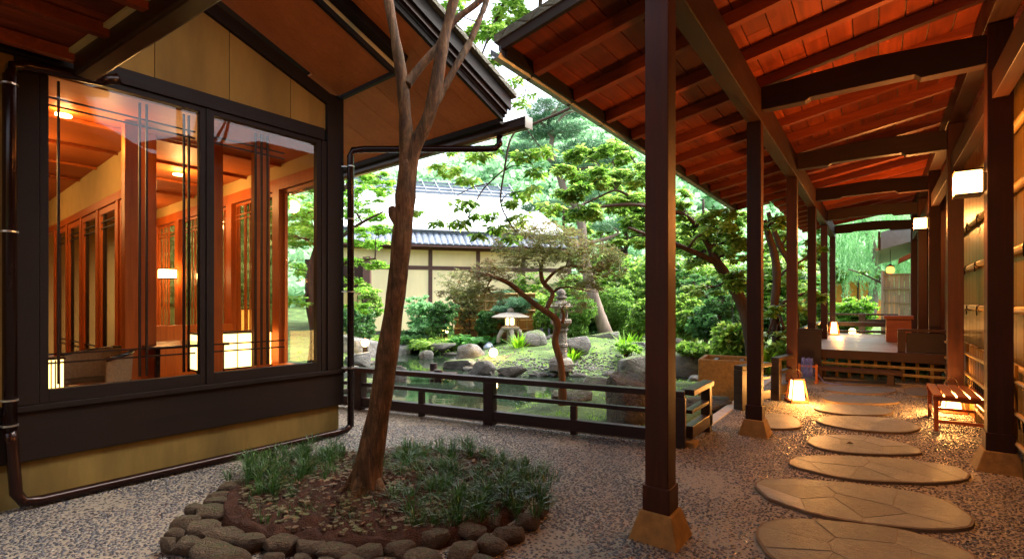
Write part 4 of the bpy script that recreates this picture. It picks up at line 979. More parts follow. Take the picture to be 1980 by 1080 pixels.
# ================================================================== FOLIAGE HELPERS
def leafset(C, k, L, wr=.28, mode='radial', droop=.25, jit=.0):
    """k leaves around every centre; returns vertex array of quads"""
    C = np.repeat(np.asarray(C, float), k, 0); n = len(C)
    if mode == 'rand':
        d = rng.normal(size=(n, 3)); d[:, 2] *= .6
    elif mode == 'needle':
        d = rng.normal(size=(n, 3)); d[:, 2] = np.abs(d[:, 2])*.8+.25
    elif mode == 'hang':
        d = rng.normal(size=(n, 3))*.22; d[:, 2] = -1
    else:
        a = np.tile(np.arange(k)*(2*math.pi/k), n//k)+np.repeat(rng.random(n//k)*6.28, k)+rng.normal(size=n)*.2
        d = np.stack([np.cos(a), np.sin(a), -droop+rng.normal(size=n)*.28], 1)
    d /= np.linalg.norm(d, axis=1)[:, None]
    r = rng.normal(size=(n, 3))*(.35 if mode == 'radial' else 1); r[:, 2] += 1 if mode == 'radial' else 0
    s = np.cross(d, r); s /= np.linalg.norm(s, axis=1)[:, None]+1e-9
    l = L*(.65+.7*rng.random(n))[:, None]; w = l*wr
    b0 = C+d*l*.08+(rng.normal(size=(n, 3))*jit if jit else 0)
    V = np.stack([b0, b0+d*l*.45+s*w, b0+d*l+np.array([0, 0, -1])*l*.08, b0+d*l*.45-s*w], 1)
    return V.reshape(-1, 3)
def blades(B, k, L, W, spread=.5, bend=.5, hr_=.03):
    B = np.repeat(np.asarray(B, float), k, 0); n = len(B)
    a = rng.random(n)*6.283; rad_ = np.sqrt(rng.random(n))*hr_; B = B+np.stack([np.cos(a)*rad_, np.sin(a)*rad_, np.zeros(n)], 1)
    d = np.stack([np.cos(a), np.sin(a), np.zeros(n)], 1)*spread*rng.random(n)[:, None]; d[:, 2] = 1
    d /= np.linalg.norm(d, axis=1)[:, None]; l = L*(.55+.6*rng.random(n))[:, None]
    out = np.stack([np.cos(a), np.sin(a), np.zeros(n)], 1)
    s = np.stack([-np.sin(a+rng.normal(size=n)*.6), np.cos(a), np.zeros(n)], 1)*W
    m_ = B+d*l*.55; tp = m_+d*l*.35+out*l*bend*.35*rng.random(n)[:, None]-np.array([0, 0, 1])*l*bend*.15
    q1 = np.stack([B-s*.6, B+s*.6, m_+s, m_-s], 1); q2 = np.stack([m_-s, m_+s, tp+s*.1, tp-s*.1], 1)
    return np.concatenate([q1, q2], 1).reshape(-1, 3)
def ell(c, r, n, shell=.5):
    v = rng.normal(size=(n, 3)); v /= np.linalg.norm(v, axis=1)[:, None]
    rr = rng.random(n)**(1/3); rr = rr*(1-shell)+shell*(.75+.3*rng.random(n)); return np.asarray(c)+v*rr[:, None]*np.asarray(r)
def sprays(c, r, n):
    m_ = max(2, n//11); cs = ell(c, np.asarray(r)*.85, m_, .45); k = -(-n//m_); f = rng.uniform(.16, .34, m_)
    v = rng.normal(size=(m_, k, 3)); v /= np.linalg.norm(v, axis=2)[..., None]; v *= (rng.random((m_, k))**.5)[..., None]
    rr = np.asarray(r); sc = np.stack([rr[0]*f, rr[1]*f, np.minimum(rr[2]*.28, rr[0]*.14)*np.ones(m_)], 1)
    out = cs[:, None, :]+v*sc[:, None, :]; out[..., 2] -= ((v[..., :2]**2).sum(-1))*sc[:, None, 0]*.12
    return out.reshape(-1, 3)
def wquads(name, V, mat, parent, kind='stuff'):
    Mi = ROOT[parent.name].inverted() if parent is not None else Matrix.Identity(4)
    A = np.array(Mi); V = V@A[:3, :3].T+A[:3, 3]
    return link(name, npmesh(name, V, 4, MT[mat]), None, parent, kind=kind)
def trunkmesh(paths, n=9, seed=1, wob=.0):
    b = MB()
    for pts, rad in paths:
        P_ = [Vector(p) for p in pts]; R_ = list(rad); Q = []; RR = []
        for i in range(len(P_)-1):       # catmull-rom refine
            p0, p1, p2, p3 = P_[max(i-1, 0)], P_[i], P_[i+1], P_[min(i+2, len(P_)-1)]
            for u in (0, .25, .5, .75):
                q = .5*((2*p1)+(p2-p0)*u+(2*p0-5*p1+4*p2-p3)*u*u+(3*p1-p0-3*p2+p3)*u**3)
                r_ = R_[i]*(1-u)+R_[i+1]*u
                if wob: r_ *= 1+wob*(noise.noise(q*4+Vector((seed, 0, 0)))+.5*noise.noise(q*13+Vector((0, seed, 0))))
                Q.append(q); RR.append(r_)
        Q.append(P_[-1]); RR.append(R_[-1]); b.tube(Q, RR, n)
    return b
def twigs(b, paths, pads, seed, rbase=.02, per=4):
    r_ = random.Random(seed); allp = [(Vector(p), rd) for pts, rad in paths for p, rd in list(zip(pts, rad))[len(pts)//3:]]
    for pc, pr, _ in pads:
        pc = Vector(pc); best = min(allp, key=lambda q: (q[0]-pc).length+max(0, q[0].z-pc.z)*.6)
        a, ra = best; mid = a.lerp(pc, .5)+Vector((r_.uniform(-.1, .1), r_.uniform(-.1, .1), r_.uniform(.0, .16)))*(pc-a).length
        r0 = min(ra*.6, rbase*2.2); b.tube([a, a.lerp(mid, .5)+Vector((0, 0, .03)), mid, pc], [r0, r0*.8, r0*.6, r0*.4], 6)
        for _ in range(per):
            e = pc+Vector((r_.uniform(-1, 1)*pr[0], r_.uniform(-1, 1)*pr[1], r_.uniform(-.5, .7)*pr[2]))*.85
            m2_ = mid.lerp(e, .5)+Vector((r_.uniform(-.1, .1), r_.uniform(-.1, .1), r_.uniform(-.05, .1)))*(e-mid).length
            b.tube([mid.lerp(pc, r_.random()), m2_, e], [r0*.45, r0*.3, r0*.12], 5)
def tree(name, label, paths, pads, leaf, bark='bark', L=.09, spray=True, k=5, wr=.26, mode='radial', droop=.3, group=None, seed=1, tw=True, n=9, per=4, rbase=.02, wob=.12, cat='tree', lj=0):
    base = Vector(paths[0][0][0]); t_ = thing(name, label, cat, base, 0, group)
    trunkmesh(paths, n, seed, wob).build('trunk', MT[bark], t_, w=True, smooth=True)
    if tw and pads:
        b = MB(); twigs(b, paths, pads, seed, rbase, per); b.build('branches', MT[bark], t_, w=True, smooth=True)
    if pads:
        C = np.concatenate([sprays(c, r, m_) for c, r, m_ in pads]) if mode != 'needle' and spray else np.concatenate([ell(c, r, m_) for c, r, m_ in pads]); wquads('crown', leafset(C, k, L, wr, mode, droop, lj), leaf, t_)
    return t_
def Pd(px, py, d, rx, ry, n, rz=None):     # an ellipsoid pad of foliage given by its place and size
    s_ = d/F; return (tuple(D(px, py, d)), (rx*s_, (rz if rz else (rx+ry)*.5)*s_, ry*s_), n)

# ================================================================== PLANTING BED
BC = c2w(-1.0, 3.86)
bed = thing('planting_bed', 'round planting bed edged with two rows of rough stones around the leaning tree', 'planting bed', BC)
b = MB(); rings = 44; seg = 150
for i in range(rings+1):
    for j in range(seg):
        a = 2*math.pi*j/seg; r = i/rings; ex, ey = 1.16*r*math.cos(a), 1.0*r*math.sin(a)
        p = c2w(-1.0+ex, 3.86+ey); z = .075+.09*math.exp(-((ex+.1)**2+(ey+.2)**2)*2.2)+.03*fbm(p.x, p.y, 6)+.028*fbm(p.x, p.y, 19)
        if i == rings: z = -.02
        b.v.append((p.x, p.y, z))
for i in range(rings):
    for j in range(seg):
        a = i*seg+j; c = i*seg+(j+1) % seg; b.f.append((a, c, c+seg, a+seg))
b.build('soil', MT['soil'], bed, w=True, smooth=True)
def rockmesh(seed, sub=3, rough=.22, flat=.0, facet=.5):
    bm = bmesh.new(); bmesh.ops.create_icosphere(bm, subdivisions=sub, radius=1)
    r_ = random.Random(seed); o_ = Vector((r_.random()*50, r_.random()*50, r_.random()*50))
    planes = [(Vector((r_.gauss(0, 1), r_.gauss(0, 1), r_.gauss(0, .7))).normalized(), r_.uniform(.5, .82)) for _ in range(13)]+[(Vector((r_.uniform(-.25, .25), r_.uniform(-.25, .25), 1)).normalized(), r_.uniform(.42, .62))]
    for v in bm.verts:
        d = v.co.normalized(); q = d*(1+rough*noise.fractal(d*1.3+o_, 1, 2, 4))
        for nn, dd in planes:
            e = q.dot(nn)-dd
            if e > 0: q -= nn*e*(.4+facet*.6)
        q += d*.03*noise.noise(d*7+o_); v.co = q
    me = bpy.data.meshes.new('rock'); bm.to_mesh(me); bm.free()
    me.polygons.foreach_set('use_smooth', [True]*len(me.polygons))
    try: me.set_sharp_from_angle(angle=math.radians(38))
    except Exception: pass
    return me
ES = [(355,345,110,40),(300,385,110,35),(285,418,120,45),(300,462,170,62),(185,445,105,70),(135,510,130,62),(240,535,180,95),(95,565,90,48),(350,570,160,92),(170,615,150,75),(265,645,210,72),(445,600,145,110),(375,675,180,55),
      (600,605,185,120),(555,690,110,50),(745,625,170,95),(865,645,190,88),(1025,645,135,88),(705,695,120,40),(1170,625,150,95),(1325,582,145,120),(1300,680,190,60),(1505,545,170,98),(1470,650,170,90),(1590,485,150,85),(1605,610,155,92),
      (1700,555,145,95),(1790,500,130,85),(1845,450,80,62),(1640,270,130,34),(1690,405,100,55),(1730,365,90,50),(1865,410,50,40),(60,610,80,50),(940,700,140,50),(1100,705,120,45),(820,715,150,45),(1570,700,140,50),(400,720,150,55)]
emesh = [rockmesh(100+i, 3, .2, facet=.7) for i in range(9)]
for mm in emesh: mm.materials.append(MT['edge'])
for i, (zx, zy, w_, h_) in enumerate(ES):
    px, py = 300+zx/2.475, 800+zy/2.475; p = G(px, py, .07); d_ = F*(H-.07)/(py-HY); s_ = d_/F/2.475
    piece('edging_stone', emesh[i % 9], (p.x-BC.x, p.y-BC.y, .055), bed, rot=(rk.uniform(-.15, .15), rk.uniform(-.15, .15), TH+rk.uniform(-.25, .25)), scale=(w_*s_*.60, w_*s_*.5, max(.07, h_*s_*.55)))
for i in range(22):                       # the far side and the hidden outer ring of the bed
    a = math.radians(20+i*7.2); p = c2w(-1.0+1.2*math.cos(a), 3.86+1.02*math.sin(a))
    piece('edging_stone', emesh[i % 9], (p.x-BC.x, p.y-BC.y, .02), bed, rot=(0, 0, rk.random()*6), scale=(.10, .085, .06))
# small stones, twigs and fallen leaves on the soil
b = MB(); rs = random.Random(12)
for i in range(1500):
    a, r = rs.random()*6.28, math.sqrt(rs.random()); p = c2w(-1.0+1.05*r*math.cos(a), 3.86+.9*r*math.sin(a)); s_ = rs.uniform(.006, .022)
    z = .075+.09*math.exp(-((1.05*r*math.cos(a)+.1)**2+(.9*r*math.sin(a)+.2)**2)*2.2)
    b.box((p.x, p.y, z+s_*.2), (s_*2, s_*1.4, s_), rs.random()*6)
b.build('soil_grit', MT['edge'], bed, w=True, kind='stuff')
b = MB()
for i in range(120):
    a, r = rs.random()*6.28, math.sqrt(rs.random()); ex, ey = 1.0*r*math.cos(a), .85*r*math.sin(a); p = c2w(-1.0+ex, 3.86+ey); s_ = rs.uniform(.012, .03); t0 = rs.random()*6
    z = .095+.09*math.exp(-((ex+.1)**2+(ey+.2)**2)*2.2)
    dx, dy = math.cos(t0)*s_, math.sin(t0)*s_
    b.add([(p.x-dx, p.y-dy, z), (p.x-dy*.5, p.y+dx*.5, z+.008), (p.x+dx, p.y+dy, z+.004), (p.x+dy*.5, p.y-dx*.5, z)], [(0, 1, 2, 3)])
b.build('fallen_leaves', MT['leaf_brown'], bed, w=True, kind='stuff')
# mondo grass
tufts = []
rs = random.Random(21)
dens = [(500,900,60),(560,885,60),(480,930,45),(620,880,60),(660,880,40),(780,880,70),(850,880,60),(930,880,55),(980,900,50),(1010,920,50),(820,905,55),(880,915,50),(760,905,40),(900,940,45),(950,960,50),(980,955,40),(1030,950,40),(1010,975,25),(560,915,45),(520,950,20),(800,950,35),(850,960,35),(770,960,30),(740,930,30),(640,905,30),(900,975,25),(1045,925,25),(830,985,10),(600,925,22),(700,900,25),(770,985,14),(860,1000,16),(920,1000,14),(800,1010,8),(480,960,14),(560,950,10),(640,940,12),(720,965,10),(950,985,20)]
for px, py, n_ in dens:
    for _ in range(max(2, int(n_*.17))):
        p = G(px+rs.gauss(0, 26), py+rs.gauss(0, 9), .1); tufts.append((p.x, p.y, .085))
V = np.concatenate([blades(tufts[::2], 34, .21, .0030, .8, 1.2, .03), blades(tufts[1::2], 34, .14, .0026, 1.0, 1.1, .05)])
st_ = []
for _ in range(240):
    p = G(rs.uniform(470, 1020), rs.uniform(900, 1015), .1); st_.append((p.x, p.y, .09))
V2 = blades(st_, 9, .10, .0018, .6, .7, .012)
wquads('mondo_grass', np.concatenate([V, V2]), 'lf_grass', bed)

# leaning foreground tree
d0 = 3.56
def T(pts, d=d0, dd=0.0): return [D(x, y, d+dd*i) for i, (x, y) in enumerate(pts)]
px2r = lambda w_, d=d0: w_*.5*d/F
pA = T([(705,962),(709,925),(722,850),(737,770),(748,690),(760,610),(770,530),(778,450),(784,380),(788,307)])
rA = [px2r(w_) for w_ in (84, 56, 45, 41, 40, 40, 38, 38, 40, 27)]
pL = T([(782,400),(786,307),(783,222),(775,140),(764,74),(751,0),(742,-80),(720,-200),(690,-330)])
rL = [px2r(w_) for w_ in (30, 28, 24, 24, 18, 18, 16, 12, 7)]
pR = T([(786,400),(797,300),(825,235),(841,178),(855,93),(866,45),(880,-10),(905,-110),(950,-240)])
rR = [px2r(w_) for w_ in (32, 27, 25, 25, 24, 18, 20, 13, 7)]
pBr = T([(786,165),(797,150),(819,122),(845,92),(862,62),(885,35),(930,0),(985,-60),(1050,-150)], d0, .03)
rBr = [px2r(w_) for w_ in (18, 18, 15, 14, 15, 13, 11, 9, 5)]
pB2 = T([(842,200),(853,180),(882,128),(898,100),(912,74),(930,30),(941,0),(960,-80),(1010,-190)], d0, .05)
rB2 = [px2r(w_) for w_ in (14, 15, 14, 14, 12, 11, 12, 9, 5)]
kn = T([(775,430),(762,412),(756,400)]); rkn = [px2r(w_) for w_ in (34, 24, 12)]
rb = D(707, 945, d0); roots = []
for a_ in (0.3, 1.5, 2.7, 3.9, 5.1):
    o1 = Vector((math.cos(a_), math.sin(a_), 0)); roots.append(([rb+o1*.05+Vector((0, 0, .16)), rb+o1*.10+Vector((0, 0, .05)), rb+o1*.17+Vector((0, 0, -.02)), rb+o1*.30+Vector((0, 0, -.07))], [.035, .042, .032, .012]))
def Pw(px, py, d, r, ry, n): return Pd(px, py, d, r, ry, n)
pads = [Pw(940,-230,3.9,150,60,110), Pw(720,-330,3.6,200,70,140), Pw(1040,-160,4.3,120,50,80), Pw(860,-420,3.6,220,80,160), Pw(600,-300,3.2,160,60,90)]
tree('courtyard_tree', 'leaning mottled brown tree with forking stems rising from the round planting bed', [(pA, rA), (pL, rL), (pR, rR), (pBr, rBr), (pB2, rB2), (kn, rkn)]+roots, pads, 'lf_broad', 'barkfg', L=.07, k=6, n=14, seed=3, wob=.17)

# ================================================================== GARDEN ROCKS (px centre, px base, px width, px height, mat, depth factor, label)
ROCKS = [
 (690,700,62,52,'rock','large pale grey boulder at the left shore beside the downpipe'),
 (694,708,52,26,'rock','smooth oval grey stone in front of the left shore boulder'),
 (680,722,40,16,'rock','low flat stone at the water line beside the downpipe'),
 (708,726,36,12,'rockd','flat wet stone touching the water right of the downpipe'),
 (780,683,38,20,'rock','pale flat boulder just right of the tree trunk at the far shore'),
 (822,696,26,18,'rockm','small moss capped rock standing alone in the pond'),
 (872,689,24,8,'rockd','thin flat stone in the pond near the lamp reflection'),
 (906,694,46,32,'rock','slanting striped pale slab by the water left of the island'),
 (856,674,44,12,'rockm','low mossy rock on the far shore of the pond'),
 (885,671,34,18,'rock','rounded rock on the far shore left of the little waterfall'),
 (925,672,44,12,'rockm','mossy rock in front of the little waterfall'),
 (893,714,58,22,'rockm','low flat mossy slab at the left tip of the island'),
 (937,720,46,22,'rockd','dark overhanging rock at the island shore'),
 (953,703,42,18,'rockb','flat topped brown stone under the small garden globe'),
 (990,700,48,20,'rock','flat pale stepping rock in the middle of the island'),
 (1023,702,34,16,'rock','small flat stone behind the dark stepping stone'),
 (1040,709,44,18,'rockd','dark stepping stone with pale top on the island'),
 (1024,689,58,26,'rock','large pale flat boulder behind the island stepping stones'),
 (1030,668,48,32,'rockm','brown grey boulder left of the stone lantern'),
 (1066,690,40,46,'rockd','tall dark boulder just left of the tall lantern'),
 (1131,708,46,30,'rock','angular grey boulder right of the tall lantern'),
 (1168,687,72,44,'rockm','wide mossy boulder below the pine trunk'),
 (1213,652,72,44,'rock','large smooth grey boulder beside the pine trunk'),
 (1228,696,66,38,'rock','big grey boulder at the right end of the island'),
 (1110,676,50,26,'rock','pale boulder behind the iris clump on the island'),
 (1186,694,12,16,'rock','small pointed upright stone on the island'),
 (988,725,44,18,'rockm','mossy little rock at the island water line'),
 (1228,722,60,40,'rockm','mossy rock at the right shore of the dark inlet'),
 (1160,752,80,24,'rockm','flat pale mossy slab at the near bank'),
 (1218,820,110,92,'rockb','big brown striated boulder behind the railing beside the first post'),
 (1206,764,44,26,'rockb','reddish rock behind the big striated boulder'),
 (1117,776,58,26,'rockm','moss covered rock beside the little maple trunk'),
 (1088,775,34,20,'rockm','low mossy rock left of the little maple trunk'),
 (1325,730,60,50,'rockm','mossy rock on the right bank seen between the two posts'),
 (1330,700,70,34,'rockm','low mossy mound rock behind the dark inlet'),
 (1345,742,34,16,'rock','small grey rock at the water by the stone trough'),
 (1378,768,60,16,'rockb','upper flat brown step stone beside the trough'),
 (1372,788,74,18,'rockb','middle flat brown step stone beside the trough'),
 (1368,806,70,18,'rockb','lower flat brown step stone beside the trough'),
 (1400,790,56,16,'rockb','brown flat stone between the trough and the railing'),
 (700,760,100,28,'rockm','long mossy stone under the railing beside the trunk'),
 (770,742,30,34,'rockm','upright mossy rock beside the plank bridge'),
 (1015,648,40,20,'rock','grey rock behind the lilac flowers'),
 (1300,668,60,30,'rockd','dark rock under the small conifers'),
 (1660,636,40,14,'rock','pale rock beyond the far deck railing'),
 (1706,636,44,12,'rock','flat white rock beyond the far deck railing on the right')]
for i, (px, pb, w_, h_, mt, lab) in enumerate(ROCKS):
    zg = -.34
    for _ in range(4):
        p = G(px, pb, zg); g0 = gz(p.x, p.y); zg = min(max(g0, WATER_Z-.04), .3) if pb > 600 else 0
    d_ = F*(H-zg)/(pb-HY); s_ = d_/F
    me = rockmesh(300+i, 4 if w_ > 60 else 3, .22, facet=.85); me.materials.append(MT[mt])
    p = c2w((px-CX)/F*(d_+w_*s_*.3), d_+w_*s_*.3)
    o_ = bpy.data.objects.new('garden_rock' if w_ > 30 else 'garden_stone', me); COL.objects.link(o_)
    o_.location = (p.x, p.y, zg+h_*s_*.34); o_.rotation_euler = (0, 0, TH+rk.uniform(-.3, .3)); o_.scale = (w_*s_*.74, w_*s_*.54, h_*s_*.98)
    tagit(o_, lab, 'rock')
rs = random.Random(66); sm = [rockmesh(900+i, 2, .22, facet=.85) for i in range(5)]; cnt = 0
for mm in sm: mm.materials.append(MT['rockd'])
while cnt < 64:
    px, py = rs.uniform(670, 1250), rs.uniform(668, 735); q = G(px, py, WATER_Z); sdv = poly_sd(np.array([[q.x, q.y]]), pond)[0]
    if abs(sdv) < .14:
        z_ = rs.uniform(.07, .17); o_ = bpy.data.objects.new('garden_stone', sm[cnt % 5]); COL.objects.link(o_); o_.location = (q.x, q.y, WATER_Z+.02); o_.rotation_euler = (0, 0, rs.random()*6); o_.scale = (z_*1.5, z_*1.1, z_*.8)
        tagit(o_, 'small dark stone lying along the pond shore at the water line', 'stone', 'small dark stones along the pond shore'); cnt += 1
# gravel beach of small stones on the island's front edge
b = MB(); rs = random.Random(9); cnt = 0
while cnt < 2600:
    px, py = rs.uniform(860, 1250), rs.uniform(690, 727); p = G(px, py, -.3); sdv = poly_sd(np.array([[p.x, p.y]]), pond)[0]
    if 0 < sdv < 2.0 and rs.random() < math.exp(-sdv*1.3):
        s_ = rs.uniform(.015, .04); b.box((p.x, p.y, gz(p.x, p.y)+s_*.2), (s_*2, s_*1.4, s_), rs.random()*6)
        cnt += 1
    else: cnt += .2
b.build('shore_gravel', MT['rock'], None); o_ = bpy.data.objects['shore_gravel']; tagit(o_, 'pale gravel strewn along the front shore of the island', None, None, 'stuff')

# ================================================================== STONE LANTERNS, GARDEN GLOBES, BRIDGE, WATERFALL
p = G(1085, 706, -.12)
tl = thing('tall_stone_lantern', 'tall grey stone lantern with a round cap and pillar standing behind the little maple', 'stone lantern', p)
def stg(name, prof, n=6, mat='dark_stone', sm=False): MB().lathe(prof, (0, 0, 0), n).build(name, MT[mat], tl, smooth=sm, bevel=.01 if not sm else 0)
stg('base', [(.34, -.12), (.36, .05), (.30, .16), (.22, .20)])
stg('pillar', [(.16, .20), (.155, .48), (.18, .50), (.18, .56), (.155, .58), (.155, .88), (.19, .90), (.19, .96)], 16)
stg('platform', [(.16, .962), (.29, 1.08), (.31, 1.10), (.31, 1.18), (.22, 1.20)])
stg('light_box_base', [(.19, 1.202), (.19, 1.24)])
b = MB()
for i in range(6): a = math.radians(60*i); b.bar((.165*math.cos(a), .165*math.sin(a), 1.242), (.165*math.cos(a), .165*math.sin(a), 1.46), .05, .05)
b.build('light_box', MT['dark_stone'], tl)
stg('roof_cap', [(.18, 1.462), (.36, 1.50), (.37, 1.53), (.22, 1.62), (.10, 1.70)])
stg('finial', [(.07, 1.702), (.15, 1.74), (.15, 1.78), (.09, 1.80), (.13, 1.86), (.10, 1.93), (.02, 1.99)], 14, sm=True)
p = G(987, 662, 0.0)
yl = thing('snow_viewing_lantern', 'low pale stone lantern with a wide umbrella roof and lit windows across the pond', 'stone lantern', p)
S = 1.05
MB().lathe([(r*S, z*S) for r, z in [(.28, .46), (.36, .50), (.36, .56), (.24, .60), (.24, .64)]], (0, 0, 0), 6).build('platform', MT['grain_stone'], yl, bevel=.01)
b = MB()
for i in range(4):
    a = math.radians(45+90*i); c, s = math.cos(a), math.sin(a)
    b.tube([(c*.18*S, s*.18*S, .47*S), (c*.32*S, s*.32*S, .40*S), (c*.42*S, s*.42*S, .22*S), (c*.44*S, s*.44*S, 0)], [.10, .09, .075, .08], 8)
b.build('curved_legs', MT['grain_stone'], yl, smooth=True)
MB().lathe([(.17*S, .655*S), (.17*S, .86*S)], (0, 0, 0), 6).build('lit_window', MT['gardenlamp'], yl)
b = MB()
for i in range(6): a = math.radians(60*i); b.bar((.19*S*math.cos(a), .19*S*math.sin(a), .641*S), (.19*S*math.cos(a), .19*S*math.sin(a), .88*S), .06, .05)
b.build('light_box', MT['grain_stone'], yl)
MB().lathe([(.20*S, .882*S), (.66*S, .90*S), (.68*S, .93*S), (.40*S, 1.04*S), (.12*S, 1.10*S)], (0, 0, 0), 22).build('umbrella_roof', MT['grain_stone'], yl, smart=True)
MB().lathe([(.08*S, 1.102*S), (.13*S, 1.14*S), (.12*S, 1.2*S), (.03*S, 1.27*S)], (0, 0, 0), 14).build('finial', MT['grain_stone'], yl, smooth=True)
def globe(px, py, zg, dpx, label, e=10, post=.0):
    p = G(px, py, zg); d_ = F*(H-zg)/(py-HY); r = dpx*.5*d_/F
    t_ = thing('garden_globe', label, 'garden lamp', p, 0, 'small glowing garden lamps')
    n = 12; prof = [(r*math.sin(math.pi*i/n)*.95+.002, post+r-r*math.cos(math.pi*i/n)) for i in range(n+1)]
    MB().lathe(prof, (0, 0, .03), 16).build('globe', MT['gardenlamp'], t_, smooth=True)
    MB().lathe([(r*.7, 0), (r*.6, .028+post)], (0, 0, 0), 12).build('base', MT['copper'], t_)
    q = p+(c2w(0, -1))*(r+.12)+Vector((0, 0, .1+post+r)); plight(q, e, (1, .62, .22), r)
globe(706, 690, -.2, 15, 'glowing lamp on the left shore between boulder and iris clump', 18, .30)
globe(862, 664, -.1, 13, 'glowing lamp on a short post in front of the bamboo fence', 18, .38)
globe(930, 658, -.1, 11, 'small glowing lamp at the foot of the bamboo fence left of the low lantern', 10, .30)
globe(954, 692, -.12, 17, 'round white globe lamp on the brown rock at the island shore', 18)
globe(1648, 648, .45, 12, 'small glowing globe beyond the timber deck floor', 7)
sp = thing('garden_spotlight', 'dark spotlight on a stake at the pond edge left of the white globe', 'spotlight', G(938, 684, -.3))
MB().tube([(0, 0, 0), (0, 0, .12)], .02, 8).build('stake', MT['copper'], sp)
q = c2w(.25, .3).normalized(); MB().tube([Vector((0, 0, .16))-q*.02, Vector((0, 0, .16))+q*.04+Vector((0,0,.02)), Vector((0, 0, .20))+q*.26+Vector((0,0,.05))], [.07, .13, .17], 14).build('lamp_head', MT['gutter'], sp, smooth=True)
pb_ = thing('plank_bridge', 'low dark plank bridge on stubby posts crossing the pond behind the trunk', 'bridge', G(815, 722, WATER_Z))
a = G(755, 718, -.2); c = G(880, 722, -.2)
MB().bar(a+Vector((0,0,-.02)), c+Vector((0,0,-.02)), .38, .07).build('plank', MT['rail'], pb_, w=True, bevel=.01)
for px, py in ((770, 722), (838, 716), (847, 730)):
    p = G(px, py, -.3); MB().tube([(p.x, p.y, -.6), (p.x, p.y, -.10)], .10, 14).build('stub_post', MT['rail'], pb_, w=True, bevel=.01)
wf = thing('small_waterfall', 'small dark stone spill with falling water between mossy blocks at the far shore', 'waterfall', G(930, 668, -.3))
MB().bb(-.35, .35, .12, .4, -.1, .42).build('backing_stone', MT['rockd'], wf); MB().bb(-.28, .28, .06, .117, 0, .36).build('falling_water', MT['water'], wf)
for sx in (-.5, .5):
    o_ = piece('side_stone', rockmesh(int(700+sx*10), 3), (sx, .1, .12), wf, scale=(.22, .22, .30)); o_.data.materials.append(MT['rockm'])

# ================================================================== STOREHOUSE AND FENCES
SO = c2w(-8.6, 21.0); SROT = TH+math.atan2(2.8, 10.0)
sh = thing('storehouse', 'yellow plastered storehouse with brown timbers under a pale metal roof across the pond', 'storehouse', (*SO[:2], -.1), SROT)
def sb_(name, mat, *a, **k): return MB().bb(*a).build(name, MT[mat], sh, **k)
Lw = 12.0
xsn = [.9, 5.06, 7.28, 9.5, 11.9]
for a_, c_ in zip(xsn[:-1], xsn[1:]):
    sb_('wall_panel', 'wallfar', a_+.09, c_-.09, .02, .3, 3.28, 4.0); sb_('wall_panel', 'wallfar', a_+.09, c_-.09, .02, .3, .35, 3.10)
for x in xsn: sb_('timber_post', 'timberfar', x-.088, x+.088, -.03, .3, 0, 4.0)
for a_, c_ in zip(xsn[:-1], xsn[1:]): sb_('timber_rail', 'timberfar', a_+.089, c_-.089, -.02, .3, 3.102, 3.278)
sb_('stone_foot', 'rockd', .9, 11.9, .03, .32, -.2, .348)
sb_('timber_plate', 'timberfar', .3, 12.3, -.06, .3, 4.002, 4.22)
sb_('side_wall', 'timberfar', .5, .81, .3, 8, 0, 4.1)
# tiled pent roof: rows of curved tiles
y0, z0, y1, z1 = -.95, 4.12, .05, 4.78
tm_ = MB(); n = 6
prof = [(-.13, .0), (-.07, .045), (0, .058), (.07, .045), (.11, .0), (.14, -.012)]
for (yy, zz) in ((0, 0), (.27, .178+.02)):
    for a, c in prof: tm_.v.append((a, yy, zz+c+(.02 if yy == 0 else 0)))
for i in range(5): tm_.f.append((i, i+1, i+7, i+6))
tm_.f.append((5, 4, 3, 2, 1, 0))
tmesh = tm_.mesh('roof_tile', MT['tile'], False)
ntile = 0
for r in range(4):
    for i in range(42):
        piece('roof_tile', tmesh, (.45+i*.27, y0+r*.25, z0+.03+r*.165), sh); ntile += 1
MB().add([(.3, y0+.02, z0), (12.4, y0+.02, z0), (12.4, y1, z1), (.3, y1, z1), (.3, y0+.02, z0-.07), (12.4, y0+.02, z0-.07), (12.4, y1, z1-.07), (.3, y1, z1-.07)], [(0,1,2,3), (7,6,5,4), (0,4,5,1), (1,5,6,2), (2,6,7,3), (3,7,4,0)]).build('pent_roof_deck', MT['timberfar'], sh)
sb_('pent_ridge', 'tile', .3, 12.4, -.05, .12, 4.80, 4.93)
# pale metal main roof with standing seams
ry, rz = 4.2, 7.95
MB().add([(.1, -.25, 4.95), (11.6, -.25, 4.95), (10.2, ry, rz), (.1, ry, rz), (.1, -.25, 4.88), (11.6, -.25, 4.88), (10.2, ry, rz-.07), (.1, ry, rz-.07)], [(0,1,2,3), (7,6,5,4), (0,4,5,1), (1,5,6,2), (2,6,7,3), (3,7,4,0)]).build('metal_roof', MT['whiteroof'], sh)
MB().add([(11.6, -.25, 4.95), (11.6, 8.6, 4.95), (10.2, ry, rz)], [(0, 1, 2)]).build('metal_roof_hip', MT['whiteroof'], sh)
sb_('upper_wall', 'timberfar', .3, 12.2, .0, 8.3, 4.0, 4.87)
for i in range(27):
    x = .4+i*.42; u = min(1, (11.6-x)/1.4) if x > 10.2 else 1
    MB().bar((x, -.24, 4.965), (x, -.24+(ry+.24)*u, 4.965+(rz-4.965)*u), .035, .035).build('roof_seam', MT['whiteroof'], sh)
for i, zz in enumerate((7.2, 7.45, 7.7, 7.95)):
    yy = -.25+(ry+.25)*(zz-4.95)/3.0-.12
    MB().bar((1.2, yy, zz+.10), (10.1, yy, zz+.10), .10, .12).build('ridge_rail', MT['tile'], sh)
for i in range(13):
    x = 1.6+i*.7; MB().bar((x+.12, 2.95, 7.25), (x-.10, 4.15, 8.25), .05, .06).build('ridge_bracket', MT['gutter'], sh)
